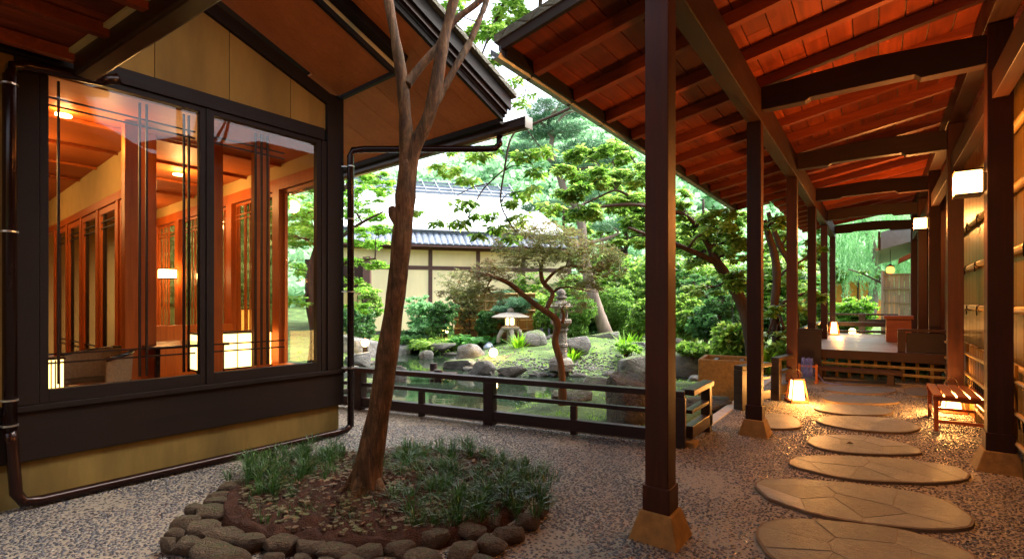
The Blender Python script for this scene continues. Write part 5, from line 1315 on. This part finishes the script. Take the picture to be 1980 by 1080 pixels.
MB().bar((1.2, 4.15, 8.28), (10.1, 4.15, 8.28), .035, .035).build('ridge_wire', MT['gutter'], sh)
# bamboo fence in front of the storehouse
fp, fq = G(878, 660, -.1), G(1035, 664, -.1); fr_ = math.atan2(fq.y-fp.y, fq.x-fp.x); FL = (fq-fp).length
ff = thing('bamboo_screen_fence', 'pale bamboo screen fence with horizontal rails in front of the storehouse', 'fence', fp, fr_)
for i in range(10): 
    a_ = FL*i/10; MB().bb(a_+.01, a_+FL/10-.01, .02, .06, .1, 1.95).build('screen_panel', MT['bambooz'], ff)
vm2 = MB().bb(-.008, .008, -.012, .012, .1, .55).mesh('upright_stick', MT['timberfar'])
for i in range(60): piece('upright_stick', vm2, (i*FL/60+.02, .0, 0), ff)
for zz in (.15, .55, .92, 1.30, 1.66, 1.95): MB().tube([(0, -.04, zz), (FL, -.04, zz)], .035, 8).build('bamboo_rail', MT['bamboo'], ff, smooth=True)
lw_ = thing('left_screen_fence', 'dark timber gate post with a pale screen panel at the left end of the garden', 'fence', G(650, 664, -.1), TH)
MB().bb(-.6, 1.05, 0, .05, .2, 2.1).build('screen_panel', MT['cream'], lw_); MB().bb(1.06, 1.34, -.06, .15, 0, 3.4).build('fence_post', MT['timberfar'], lw_); MB().bb(-1.2, 1.05, -.05, .1, 2.11, 3.3).build('lintel_board', MT['beamX'], lw_)
# ================================================================== GARDEN TREES
def Tp(pts, d): return [D(x, y, d) if not isinstance(d, (list, tuple)) else D(x, y, d[i]) for i, (x, y) in enumerate(pts)]
def R_(ws, d): return [w_*.5*d/F for w_ in ws]
# little maple with olive red leaves
d = 7.65
m1 = (Tp([(1088,800),(1087,740),(1084,700),(1073,660),(1078,630),(1070,612),(1040,592),(1010,568),(985,548),(955,535),(925,528),(900,522)], [d,d,d,d,d-.05,d-.1,d-.2,d-.25,d-.3,d-.35,d-.4,d-.4]), R_([19,15,14,13,14,13,11,10,9,7,5,3], d))
m2_ = (Tp([(1054,602),(1062,585),(1068,565),(1050,545),(1046,520),(1052,500),(1068,485),(1085,478)], [d-.1,d,d+.1,d+.15,d+.2,d+.25,d+.3,d+.35]), R_([11,9,9,9,8,7,5,3], d))
m3 = (Tp([(1052,548),(1070,528),(1095,515),(1130,516),(1160,525)], [d+.1,d+.15,d+.1,d+.1,d+.1]), R_([6,6,5,4,3], d))
m4 = (Tp([(1087,625),(1090,610),(1086,598)], d), R_([7,6,5], d))
pads = [Pd(905,545,d-.4,50,16,150), Pd(960,520,d-.3,50,14,150), Pd(1000,470,d,50,20,190), Pd(1055,455,d+.1,60,20,240), Pd(1100,475,d,60,20,240), Pd(1150,495,d+.1,55,18,200), Pd(1035,500,d-.1,60,12,110), Pd(1120,530,d-.2,50,14,120),
        Pd(935,575,d-.3,45,14,110), Pd(1010,445,d+.2,35,12,100), Pd(1180,520,d,30,14,80), Pd(1130,560,d+.2,40,10,60), Pd(880,565,d-.2,30,12,60), Pd(1105,590,d+.2,40,9,50)]
pads = [(c, (r[0]*1.05, r[1]*2.2, r[2]*1.9), int(n_*4.2)) for c, r, n_ in pads]
tree('little_maple', 'small crooked maple with olive red leaves behind the pond railing', [m1, m2_, m3, m4], pads, 'lf_red', 'bark', L=.036, k=5, wr=.2, droop=.3, seed=5, rbase=.012, wob=.15)
# tall pine
d = 18.5
p1 = (Tp([(1185,668),(1172,645),(1158,605),(1145,565),(1136,530),(1128,480),(1125,440),(1118,405),(1095,375),(1083,345),(1072,315),(1065,290),(1068,262),(1062,235),(1075,212),(1085,200)], d), R_([34,26,23,21,20,18,17,15,14,13,12,10,9,7,5,3], d))
br = [(Tp([(1072,315),(1045,300),(1015,292),(990,300)], d), R_([8,6,5,3], d)), (Tp([(1090,350),(1110,330),(1130,325),(1150,318)], d), R_([8,6,5,3], d)), (Tp([(1065,262),(1050,240),(1038,232)], d), R_([6,5,3], d)),
      (Tp([(1068,250),(1090,222),(1110,215)], d), R_([6,5,3], d)), (Tp([(1118,405),(1080,402),(1040,405)], d), R_([8,6,4], d)), (Tp([(1128,470),(1170,462),(1195,450),(1185,440)], d), R_([9,7,5,3], d))]
pads = [Pd(1060,212,d,55,10,160), Pd(1040,238,d,38,9,110), Pd(1100,222,d+.6,40,9,110), Pd(1085,258,d,52,12,190), Pd(1020,292,d-.5,42,10,120), Pd(1125,290,d+.5,50,12,160), Pd(1095,320,d-.3,34,8,90), Pd(995,302,d,25,8,60),
        Pd(1150,322,d,45,10,130), Pd(1050,402,d,48,9,120), Pd(1185,440,d,45,9,110), Pd(1150,385,d+.4,40,9,100), Pd(1030,265,d+.3,30,8,80)]
tree('tall_pine', 'tall leaning pine with layered blue green needle pads in the middle of the garden', [p1]+br, pads, 'lf_pine', 'barkgrey', L=.26, k=12, wr=.035, mode='needle', seed=8, rbase=.05, wob=.12, cat='pine tree', n=10)
# broadleaf tree arching from the right behind the posts
d = 10.2
q1 = (Tp([(1462,720),(1450,640),(1436,590),(1412,545),(1385,505),(1372,478),(1352,440),(1335,420),(1318,405)], d), R_([34,26,23,21,18,13,10,8,5], d))
q2 = (Tp([(1388,510),(1360,495),(1330,482),(1300,470),(1255,455),(1215,440)], [d,d-.2,d-.4,d-.6,d-.8,d-1]), R_([12,11,10,9,7,4], d))
q3 = (Tp([(1355,445),(1330,420),(1302,408),(1260,400),(1215,395),(1160,400),(1120,410)], [d,d-.2,d-.3,d-.5,d-.7,d-.9,d-1]), R_([9,8,8,7,6,5,3], d))
q4 = (Tp([(1215,378),(1190,368),(1160,380),(1130,395)], d-.8), R_([5,4,3,2], d))
pads = []
rs = random.Random(77)
for px, py, rx, ry_, n_ in [(1180,300,55,26,90),(1225,340,50,28,110),(1150,345,50,24,90),(1200,390,60,20,110),(1140,410,50,16,70),(1235,430,40,18,70),(1320,395,28,40,110),(1340,450,35,28,90),(1390,430,40,30,90),(1340,500,30,18,50),(1400,470,40,30,80),
                         (1130,300,40,22,60),(1110,370,40,20,60),(1200,270,30,24,50),(1210,470,45,14,50),(1170,500,40,12,30),(1420,540,30,22,60),(1360,560,40,16,40),(1100,330,35,18,40),(1430,480,25,30,60)]:
    pads.append(Pd(px, py, d+rs.uniform(-1.2, .8), rx, ry_, int(n_*2.6)))
tree('arching_tree', 'broad green tree arching leftwards over the pond from behind the walkway posts', [q1, q2, q3, q4], pads, 'lf_broad', 'barkdark', L=.098, k=7, wr=.24, droop=.35, seed=12, rbase=.014, per=5)
# fine hanging branch close to the eaves
d = 6.6
h1 = (Tp([(1180,150),(1130,192),(1090,215),(1050,232),(1010,248),(975,262)], d), R_([7,6,6,5,5,4], d))
h2 = (Tp([(1000,250),(985,275),(975,330),(968,390),(985,430),(1000,450)], d), R_([4,4,4,3.5,3,2], d)); h3 = (Tp([(972,330),(950,350),(930,372),(905,420)], d), R_([3,3,2.5,1.5], d))
h4 = (Tp([(975,290),(940,300),(880,292),(840,300)], d), R_([3,2.5,2,1.5], d)); h5 = (Tp([(945,355),(915,362),(880,380)], d), R_([2.5,2,1.2], d)); h6 = (Tp([(1400,60),(1300,100),(1180,150)], [9, 8, 6.6]), R_([14,10,7], d))
pads = [Pd(px, py, d+.0, rx, ry_, n_*2) for px, py, rx, ry_, n_ in [(925,300,26,9,9),(870,330,26,9,8),(905,345,22,9,8),(945,290,20,9,7),(1010,300,24,10,9),(895,395,30,11,9),(935,415,30,9,10),(885,430,24,9,8),(960,440,24,9,8),(1005,420,26,10,8),(1020,370,28,14,9),(1040,330,22,10,7),(845,320,14,6,4),(990,460,20,7,6),(925,455,16,6,5),(870,290,14,6,4),(1060,400,24,12,8),(845,430,20,7,4),(1050,290,22,12,8),(800,405,16,6,4),(985,395,18,8,5)]]
tree('overhanging_branch_tree', 'thin branch with star shaped leaf clusters hanging in front of the pale roof', [h6, h1, h2, h3, h4, h5], pads, 'lf_broad', 'barkdark', L=.105, spray=False, k=6, wr=.22, droop=.45, seed=22, per=2, rbase=.006, n=7)
# high crown seen between the two roofs
d = 8.5
k1 = (Tp([(1000,-300),(1060,-160),(1050,-60),(1045,0),(1040,80),(1030,130)], d), R_([30,22,14,8,6,4], d)); k2 = (Tp([(1050,-60),(980,0),(950,60),(930,110)], d), R_([10,7,5,3], d)); k3 = (Tp([(1060,-160),(1120,-60),(1130,0)], d), R_([12,9,5], d))
pads = [Pd(px, py, d+rs.uniform(-.5, .5), rx, ry_, int(n_*1.7)) for px, py, rx, ry_, n_ in [(870,20,30,16,40),(930,60,34,14,60),(985,25,40,20,90),(1035,60,36,20,80),(1080,20,34,16,80),(960,110,28,10,24),(1035,110,30,12,30),(900,-30,60,20,70),(1020,-40,60,20,100),(1120,-20,50,24,100),(1110,60,26,12,30),(890,70,18,10,14),(990,160,24,10,14),(1060,150,20,9,12),(1020,190,22,9,8),(930,150,16,8,8),(850,-60,70,20,80),(1000,110,30,10,24),(955,60,30,12,30),(1100,110,24,10,14),(1010,200,22,8,9),(1085,175,18,8,8),(975,190,16,8,7)]]
tree('high_crown_tree', 'airy green maple crown hanging into the gap between the two roofs at the top', [k1, k2, k3], pads, 'lf_broad', 'barkdark', L=.085, spray=False, k=5, wr=.28, droop=.3, seed=31, per=5, rbase=.012)
# yellow green layered maple on the left
d = 13.0
l1 = (Tp([(610,700),(612,640),(600,560),(615,480),(640,420),(665,370),(690,330)], d), R_([30,26,22,18,14,9,5], d)); l2 = (Tp([(606,560),(640,520),(680,505),(725,500)], d), R_([12,9,7,4], d)); l3 = (Tp([(612,480),(655,460),(700,430),(740,410)], d), R_([10,8,6,3], d)); l4 = (Tp([(600,590),(640,590),(690,590)], d), R_([8,6,3], d))
pads = [Pd(px, py, d+rs.uniform(-.9, .9), rx, ry_, int(n_*1.8), rz=rx) for px, py, rx, ry_, n_ in [(680,345,50,20,120),(715,375,50,18,120),(660,390,45,18,110),(700,415,55,14,120),(730,440,45,10,90),(670,455,50,12,110),(720,470,50,8,80),(690,505,55,8,110),(735,515,35,6,60),(670,540,40,8,70),(700,560,45,6,50),(680,590,45,7,60),(725,600,40,5,40),(600,400,50,30,150),(590,460,55,25,150),(600,520,50,16,120),(590,350,50,24,120),(740,345,30,16,50),(650,330,40,16,80),(585,580,50,14,70),(560,420,50,30,100)]]
tree('layered_maple', 'bright yellow green maple with flat leaf layers left of the leaning trunk', [l1, l2, l3, l4], pads, 'lf_maple', 'barkdark', L=.10, k=5, wr=.26, droop=.12, seed=41, rbase=.02, per=4)
# slender trunks right of the second post
d = 11.5
s1 = (Tp([(1507,735),(1502,660),(1497,600),(1502,540),(1498,495),(1486,455),(1478,425)], d), R_([22,17,15,15,14,12,9], d)); s2 = (Tp([(1540,640),(1530,520),(1510,480),(1495,440),(1485,410)], d+.4), R_([14,12,11,10,8], d))
pads = [Pd(px, py, d+rs.uniform(-.8, .8), rx, ry_, n_) for px, py, rx, ry_, n_ in [(1490,430,30,18,50),(1520,460,24,20,50),(1500,540,22,20,30),(1540,520,20,30,50),(1505,600,24,18,40),(1545,590,18,20,40),(1575,480,20,30,50),(1578,560,16,30,50),(1480,660,30,14,40),(1520,650,20,18,40)]]
tree('slender_tree', 'slender dark curved trunk standing between the second and third walkway posts', [s1, s2], pads, 'lf_broad', 'barkdark', L=.14, k=6, wr=.27, seed=51, rbase=.02)
# dark small conifers on the right bank
for i, (px, pb, hgt, lean, lab) in enumerate([(1322,655,100,4,'leftmost small dark yew with a thin straight stem on the right bank'), (1345,660,115,-2,'second small dark yew from the left on the right bank'), (1368,672,120,12,'third small dark yew with a leaning stem on the right bank'), (1382,690,110,10,'nearest small dark yew leaning right on the right bank')]):
    d = F*(H+.05)/(pb-HY)*.93
    pt = (Tp([(px-6, pb+12), (px, pb-hgt*.3), (px+lean, pb-hgt*.7), (px+lean*1.6, pb-hgt)], d), R_([9, 8, 6, 3], d))
    pads = [Pd(px+lean+dx, pb-hgt*u, d, 22, 7, 60, rz=18) for dx, u in ((-14, .62), (14, .7), (0, .82), (-6, .98), (10, 1.08), (-18, .85), (20, .9))]
    tree('small_yew', lab, [pt], pads, 'lf_dark', 'barkdark', L=.12, k=8, wr=.12, mode='rand', seed=60+i, rbase=.02, group='small dark yews on the right bank', cat='yew tree')
# shrubs
def shrub(label, px, py, d, rx, ry_, n, leaf='lf_shrub', L=.06, k=6, wr=.35, mode='rand', name='round_shrub', lumps=14, seed=1, cat='shrub'):
    r_ = random.Random(seed); c = D(px, py, d); base = Vector((c.x, c.y, min(gz(c.x, c.y), c.z-ry_*d/F*.6)))
    t_ = thing(name, label, cat, base); s_ = d/F; b = MB()
    for _ in range(7):
        e = c+Vector((r_.uniform(-.6, .6)*rx*s_, r_.uniform(-.5, .5)*rx*s_, r_.uniform(-.2, .6)*ry_*s_)); b.tube([base+Vector((r_.uniform(-.08, .08), r_.uniform(-.08, .08), -.05)), base.lerp(e, .5)+Vector((0, 0, .05)), e], [.022, .015, .006], 5)
    b.build('stems', MT['barkdark'], t_, w=True, smooth=True)
    C = []
    for _ in range(lumps):
        a = r_.random()*6.28; u = r_.uniform(0, .62); q = c+Vector((math.cos(a)*u*rx*s_, math.sin(a)*u*rx*s_, r_.uniform(-.95, .5)*ry_*s_*(1-u*.3))); f = r_.uniform(.36, .62)
        rr_ = (rx*s_*f, rx*s_*f*.9, ry_*s_*f*.8); C.append(ell(q, rr_, int(n*2.4)//lumps, .7) if leaf == 'lf_shrub' else sprays(q, (rr_[0]*1.3, rr_[1]*1.3, rr_[2]*1.3), int(n*2.2)//lumps))
    wquads('foliage', leafset(np.concatenate(C), k, L, wr, mode), leaf, t_); return t_
SH = [('large rounded light green azalea mound right of the pine trunk', 1195,600,20,54,52,2600,'lf_shrub',.075),
 ('rounded azalea bush behind the tall stone lantern', 1105,610,18.5,44,48,2000,'lf_shrub',.07),
 ('green azalea bush between the low lantern and the tall lantern', 1050,625,19,40,40,1500,'lf_shrub',.07),
 ('clipped pine shrub with red brown needles above the low stone lantern', 990,590,19,48,16,900,'lf_pine',.14),
 ('small blue green pine shrub top behind the clipped pine', 975,572,20,22,8,300,'lf_pine',.14),
 ('loose pale leaved shrub against the yellow storehouse wall', 820,600,19.5,40,40,700,'lf_willow',.09),
 ('dense grey green bush in front of the bamboo screen fence', 855,605,19,32,30,700,'lf_dark',.08),
 ('dark leaved low shrub along the foot of the storehouse wall', 800,655,19,50,18,900,'lf_dark',.11),
 ('bushy green shrub left of the storehouse behind the iris', 690,615,17,40,30,1100,'lf_dark',.09),
 ('airy small leaved shrub beside the dark gate post', 715,575,18,28,40,350,'lf_broad',.09),
 ('low dark shrub at the foot of the bamboo fence beside the lantern', 945,620,19.5,28,22,500,'lf_dark',.09),
 ('tall leafy shrub behind the little maple branches', 905,580,20,36,46,500,'lf_red',.09),
 ('bright green bush at the right end of the island', 1235,610,18.5,26,40,900,'lf_broad',.10),
 ('leafy green bush behind the yews on the right bank', 1330,600,16,50,40,1100,'lf_broad',.13),
 ('low feathery green shrub on the island shore at the right', 1215,670,13.5,32,12,400,'lf_maple',.05),
 ('leafy green bush beside the stone trough', 1425,650,11,44,34,700,'lf_broad',.13),
 ('broad leaved bush between the slender trunk and the third post', 1515,690,11,30,24,400,'lf_broad',.15),
 ('dark green bush behind the stone trough', 1370,620,14,40,30,700,'lf_dark',.12),
 ('low green shrub at the right bank under the conifers', 1350,672,12.5,44,10,400,'lf_broad',.10),
 ('low mossy shrub mound at the right bank near the water', 1310,690,13,28,12,400,'lf_shrub',.05),
 ('flat layered green bush beyond the far deck railing', 1655,600,22,50,36,1300,'lf_maple',.12),
 ('green bush beyond the deck left of the sixth post', 1585,600,22,26,44,900,'lf_shrub',.13),
 ('small green shrub right of the slender trunk', 1550,620,14,20,40,500,'lf_broad',.14),
 ('bushy sapling under the tall pine at the back', 1215,560,22,40,40,800,'lf_broad',.13)]
for i, (lab, px, py, d, rx, ry_, n_, lf_, L_) in enumerate(SH): shrub(lab, px, py, d, rx, ry_, n_, lf_, L_, seed=200+i, mode='needle' if lf_ == 'lf_pine' else 'rand', wr=.05 if lf_ == 'lf_pine' else .35, k=10 if lf_ == 'lf_pine' else 6)
# background trees
BT = [('tall green tree at the back left of the storehouse roof', 640,420,30,90,110,1500,'lf_broad'),
 ('dark evergreen at the back behind the layered maple', 690,460,24,60,80,1400,'lf_dark'),
 ('dark evergreen below the layered maple beside the house', 640,520,24,50,60,900,'lf_dark'),
 ('broad tree right of the pale metal roof', 1090,430,32,60,80,1500,'lf_broad'),
 ('big leafy tree behind the nearest walkway post', 1210,450,28,80,120,2600,'lf_broad'),
 ('dense bright tree seen between the first two posts', 1360,440,26,80,110,2600,'lf_broad'),
 ('dense low tree behind the small yews', 1390,570,22,80,60,1800,'lf_broad'),
 ('leafy tree behind the slender trunks', 1500,500,24,60,130,2200,'lf_broad'),
 ('green tree left of the willow behind the deck posts', 1590,500,30,50,100,1800,'lf_broad'),
 ('leafy tree at the back above the azalea mounds', 1150,530,27,60,50,1300,'lf_broad'),
 ('haze-pale green tree at the far back beside the pine top', 1160,330,40,70,70,1100,'lf_hill'),
 ('dark green bank of trees low behind the azaleas', 1240,560,26,70,60,1500,'lf_dark')]
for i, (lab, px, py, d, rx, ry_, n_, lf_) in enumerate(BT):
    c = D(px, py, d); s_ = d/F; base = D(px, py, d); base.z = gz(base.x, base.y)
    r_ = random.Random(400+i); pads = []
    for _ in range(16):
        a = r_.random()*6.28; u = math.sqrt(r_.random())*.75
        pads.append(((c.x+math.cos(a)*u*rx*s_*CT, c.y+math.cos(a)*u*rx*s_*ST+r_.uniform(-.8, .8), c.z+math.sin(a)*u*ry_*s_), (rx*s_*.36, rx*s_*.36, ry_*s_*.22), int(n_*1.5)//16))
    tr0 = [base, base.lerp(c, .4)+Vector((.2, 0, 0)), base.lerp(c, .8), c+Vector((0, 0, ry_*s_*.5))]
    tree('background_tree', lab, [(tr0, [.22, .17, .12, .05])], pads, lf_, 'barkdark', L=.17 if lf_ != 'lf_hill' else .25, k=6, wr=.3, mode='radial', droop=.3, seed=400+i, rbase=.05, per=2)
# a continuous thicket behind the azaleas and yews
tk = thing('background_thicket', 'dense mid green thicket filling the back of the garden behind the azaleas and yews', 'thicket', G(1250, 640, 0)); tagit(tk, kind='stuff')
CC = []; rs = random.Random(303)
for _ in range(330):
    px = rs.uniform(1010, 1560); d = rs.uniform(22, 27); z = rs.uniform(0, 3.4)*(1 if px > 1230 else .75); q = c2w((px-CX)/F*d, d, z); CC.append(ell(q, (.75, .75, .45), 42, .75))
CC = np.concatenate(CC); h_ = int(len(CC)*.68)
wquads('foliage', leafset(CC[:h_], 6, .20, .34, 'radial', .3), 'lf_broad', tk); wquads('foliage', leafset(CC[h_:], 6, .17, .34, 'radial', .3), 'lf_dark', tk)
# willow beyond the deck
d = 30; c = D(1680, 480, d); base = Vector((c.x, c.y, gz(c.x, c.y)))
wl = thing('weeping_willow', 'pale weeping willow with hanging strands beyond the timber deck', 'willow tree', base)
trunkmesh([([base, base+Vector((.3, 0, 2.5)), base+Vector((.1, .2, 5)), base+Vector((-.6, 0, 7.5))], [.35, .28, .2, .1])], 9, 3, .1).build('trunk', MT['barkgrey'], wl, w=True, smooth=True)
V = []; rs = random.Random(91); CC = []
for _ in range(520):
    px, py = rs.uniform(1590, 1830), rs.uniform(380, 520); q = D(px, py, d+rs.uniform(-2, 2)); Ls = rs.uniform(.8, 2.6)
    for j in range(int(Ls*11)): CC.append((q.x+.03*math.sin(j), q.y, q.z-j*.09))
wquads('crown', leafset(np.array(CC), 4, .17, .13, 'hang', 0, .05), 'lf_willow', wl)
# ground plants: iris clumps, hostas, ferns, lilac flowers
def clump(label, px, py, zg, k, L, W_, spread, leaf='lf_iris', name='iris_clump', bend=.6, rad=.10, cat='plant'):
    p = G(px, py, zg); t_ = thing(name, label, cat, p); wquads('leaf_blades', blades([tuple(p+Vector((0, 0, -.03)))], k, L, W_, spread, bend, rad), leaf, t_, kind='stuff'); return t_
clump('bright sword leaved iris clump in front of the low stone lantern', 1003, 684, -.12, 110, .85, .022, .8)
clump('iris clump with upright leaves right of the tall stone lantern', 1105, 698, -.12, 90, .55, .018, .95)
clump('second iris clump beside the wide mossy boulder', 1135, 690, -.1, 60, .50, .018, .8)
clump('tall thin iris leaves at the right end of the island', 1208, 690, -.12, 50, .95, .018, .5)
clump('tall grassy leaves in front of the moss at the right of the island', 1225, 672, -.05, 30, .7, .016, .5)
clump('iris leaves beside the left shore lamp', 692, 656, -.1, 60, .8, .022, .5)
clump('arching grass leaves right of the left shore lamp', 700, 652, -.1, 40, .8, .02, .7)
clump('tall green leaves between the second and third posts', 1480, 735, -.2, 40, .9, .03, .35)
clump('dark mondo grass tuft in front of the little maple', 1020, 788, -.3, 160, .20, .006, .9, 'lf_grass', 'mondo_tuft', .9, .22)
clump('dark mondo grass tuft behind the mossy rock by the maple', 1128, 762, -.25, 160, .22, .006, .9, 'lf_grass', 'mondo_tuft', .9, .28)
lp_ = clump('lilac flowering plants between the lanterns', 1055, 662, -.02, 120, .35, .014, .8, 'lf_dark', 'lilac_flowers', .6, .35)
for _ in range(16):
    q = G(1055, 662, -.02)+Vector((rs.uniform(-.4, .4), rs.uniform(-.3, .3), 0)); C = np.array([(q.x, q.y, .32+j*.035) for j in range(7)])
    if _ == 0: allc = C
    else: allc = np.concatenate([allc, C])
wquads('flower_spikes', leafset(allc, 6, .03, .5, 'rand'), 'petal', lp_)
def hosta(label, px, py, zg, n, L, spread, name='hosta_bed', leaf='lf_hosta', wr=.42, droop=.25, cat='plant', kk=7):
    t_ = thing(name, label, cat, G(px, py, zg)); C = []
    for _ in range(n):
        x_ = px+rs.uniform(-1, 1)*spread; q = G(x_, py+rs.uniform(-5, 4), zg); C.append((q.x, q.y, zg+rs.uniform(.05, .32)))
    wquads('leaves', leafset(np.array(C), kk, L, wr, 'radial', droop), leaf, t_); return t_
hosta('pale hosta leaves at the far shore left of the waterfall', 895, 664, -.1, 60, .24, 34)
hosta('big round butterbur leaves right of the waterfall', 955, 660, -.1, 34, .36, 26)
hosta('bright green fern spread on the far shore', 828, 670, -.15, 60, .34, 26, 'fern_patch', 'lf_broad', .10, .1, 'fern', 14)
hosta('dark fern fronds under the storehouse wall', 800, 660, -.05, 70, .42, 44, 'fern_patch', 'lf_dark', .12, .25, 'fern', 12)
hosta('small dark leaved ground plants around the fence lamp', 880, 650, 0, 60, .2, 46, 'ground_plants', 'lf_dark', .3, .2, 'plant', 7)
hosta('low leafy plants on the left bank near the lamp', 735, 665, -.12, 50, .2, 22, 'ground_plants', 'lf_broad', .3, .2, 'plant', 7)
# moss-fringe: short tufts scattered over the banks
T_ = []; 
while len(T_) < 5200:
    q = rng.uniform((-22, 4), (6, 26)); 
    T_.append(q)
T_ = np.array(T_); sdv = poly_sd(T_, pond); pvv = poly_sd(T_, PAVE); T_ = T_[(sdv > .15) & (pvv > .2)]
zz = land_np(T_); T_ = np.concatenate([T_, zz[:, None]-.01], 1)
o_ = wquads('moss_tufts', blades(T_, 9, .07, .006, .9, .6, .09), 'lf_maple', None); tagit(o_, 'short bright moss and grass tufts over the garden banks')

# far wooded hillside
hx = np.linspace(-150, 110, 90); hy = np.linspace(40, 170, 50); HX, HY_ = np.meshgrid(hx, hy); Pc = np.stack([HX.ravel(), HY_.ravel()], 1)
def hillz(cx, cy):
    base = np.clip((cy-36)/85, 0, 1); base = base*base*(3-2*base)
    return base*(27+6*np.sin(cx*.035+1.1)+3*np.sin(cx*.09)+9*np.exp(-((cx-40)/45)**2))+np.clip(cy-34, 0, 400)*.03-.3
HZ = hillz(Pc[:, 0], Pc[:, 1]); b = MB()
b.v = [tuple(c2w(x, y, z)) for (x, y), z in zip(Pc, HZ)]
for i in range(49):
    for j in range(89): a = i*90+j; b.f.append((a, a+1, a+91, a+90))
b.build('hillside', MT['moss'], kind='structure', smooth=True)
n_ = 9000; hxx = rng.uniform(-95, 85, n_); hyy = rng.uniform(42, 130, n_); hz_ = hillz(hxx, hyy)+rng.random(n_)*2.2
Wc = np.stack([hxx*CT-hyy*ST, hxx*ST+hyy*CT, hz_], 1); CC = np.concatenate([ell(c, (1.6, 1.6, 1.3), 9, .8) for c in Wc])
o_ = wquads('hillside_woodland', leafset(CC, 3, .85, .5, 'rand'), 'lf_hill', None); tagit(o_, 'haze-pale green woodland covering the far hillside behind the garden')

# ================================================================== THE FAR RIGHT END, beyond the deck
nh = thing('neighbour_house', 'grey eaved neighbouring house with a small brown gable seen beyond the deck', 'house', (1.7, 22, 0))
MB().bb(1.3, 3.0, 20.4, 27, 0, 4.2).build('wall', MT['boxw'], nh, w=True)
MB().add([(.1, 19.6, 3.2), (3.4, 19.6, 4.1), (3.4, 27, 4.1), (.1, 27, 3.2), (.1, 19.6, 3.75), (3.4, 19.6, 4.7), (3.4, 27, 4.7), (.1, 27, 3.75)], [(0,1,2,3), (7,6,5,4), (0,4,5,1), (1,5,6,2), (2,6,7,3), (3,7,4,0)]).build('roof', MT['grey_eave'], nh, w=True)
MB().bb(.03, .09, 19.6, 27, 3.18, 3.78).build('fascia', MT['dgutter'], nh, w=True); MB().tube([(.0, 19.5, 3.2), (.0, 27, 3.2)], .05, 8).build('eave_gutter', MT['gutter'], nh, w=True)
MB().add([(.55, 19.4, 2.75), (1.5, 19.4, 3.25), (1.5, 20.3, 3.25), (.55, 20.3, 2.75), (.55, 19.4, 2.87), (1.5, 19.4, 3.40), (1.5, 20.3, 3.40), (.55, 20.3, 2.87)], [(0,1,2,3), (7,6,5,4), (0,4,5,1), (1,5,6,2), (2,6,7,3), (3,7,4,0)]).build('porch_roof', MT['boxw'], nh, w=True)
for i in range(9): MB().bb(.95, .97+.2, 19.72, 19.75, 2.2+i*.07, 2.23+i*.07).build('louvre_slat', MT['boxw'], nh, w=True)
hl = thing('hanging_lantern', 'small orange lantern hanging from the neighbouring eave beyond the deck', 'hanging lantern', (.35, 20.0, 2.45))
MB().lathe([(.05, 0), (.10, .03), (.11, .12), (.08, .2), (.04, .22)], (0, 0, 0), 12).build('lamp_glass', MT['orangelamp'], hl, smooth=True); MB().lathe([(.13, .222), (.05, .27), (.02, .30)], (0, 0, 0), 12).build('lamp_hood', MT['copper'], hl)
MB().tube([(0, 0, .3), (0, 0, .78)], .008, 5).build('cord', MT['rope'], hl)
f2 = thing('far_bamboo_fence', 'grey bamboo fence with cross rails right of the willow beyond the deck', 'fence', (.2, 20.3, 0))
for i in range(8): MB().bb(i*.13, i*.13+.12, 0, .03, .3, 2.45).build('bamboo_sheet', MT['greybamboo'], f2)
for zz in (.6, 1.05, 1.5, 1.95, 2.42): MB().tube([(-.02, -.03, zz), (1.1, -.03, zz)], .022, 7).build('bamboo_rail', MT['greybamboo'], f2, smooth=True)
MB().tube([(-.04, 0, 0), (-.04, 0, 2.55)], .05, 8).build('fence_post', MT['greybamboo'], f2, smooth=True)
ow = thing('orange_pavilion', 'orange low building glimpsed through the leaves beyond the deck', 'building', D(1640, 640, 33), TH)
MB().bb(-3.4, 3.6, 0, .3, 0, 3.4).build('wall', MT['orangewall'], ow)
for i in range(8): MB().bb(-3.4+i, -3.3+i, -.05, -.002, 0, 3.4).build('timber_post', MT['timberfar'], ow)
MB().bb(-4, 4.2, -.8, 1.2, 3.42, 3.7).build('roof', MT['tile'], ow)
d = 19.6
g1 = (Tp([(1745,620),(1742,590),(1735,570),(1720,555),(1700,545),(1670,530),(1640,520)], d), R_([6,6,6,5,4,3,2], d)); g2 = (Tp([(1742,592),(1758,575),(1762,550)], d), R_([4,3,2], d))
tree('bare_shrub_tree', 'small twisted shrub with thin green leaves in front of the far bamboo fence', [g1, g2], [Pd(px, py, d, 14, 6, 26) for px, py in ((1720,545),(1745,540),(1700,530),(1755,555),(1730,560),(1670,522),(1715,525))], 'lf_maple', 'barkgrey', L=.10, k=5, wr=.25, seed=95, rbase=.015, per=2)
gp = thing('garden_post_rail', 'short dark post with a cross rail beyond the far deck railing', 'railing', (-.4, 20.2, 0))
MB().bb(-.09, .09, -.09, .09, .2, 1.15).build('post', MT['rail'], gp); MB().bb(.1, 1.0, -.03, .03, .85, .95).bb(.1, 1.0, -.03, .03, .5, .58).build('rail', MT['rail'], gp)
hs_ = thing('garden_backdrop_hedge', 'long dense green hedge closing the garden behind the deck', 'hedge', c2w(12, 36, 0))
CC = []
for _ in range(150): CC.append(ell(c2w(rs.uniform(2, 32), rs.uniform(36, 38), rs.uniform(.3, 3.2)), (1, .8, .7), 60, .7))
wquads('foliage', leafset(np.concatenate(CC), 4, .32, .35, 'rand'), 'lf_broad', hs_)
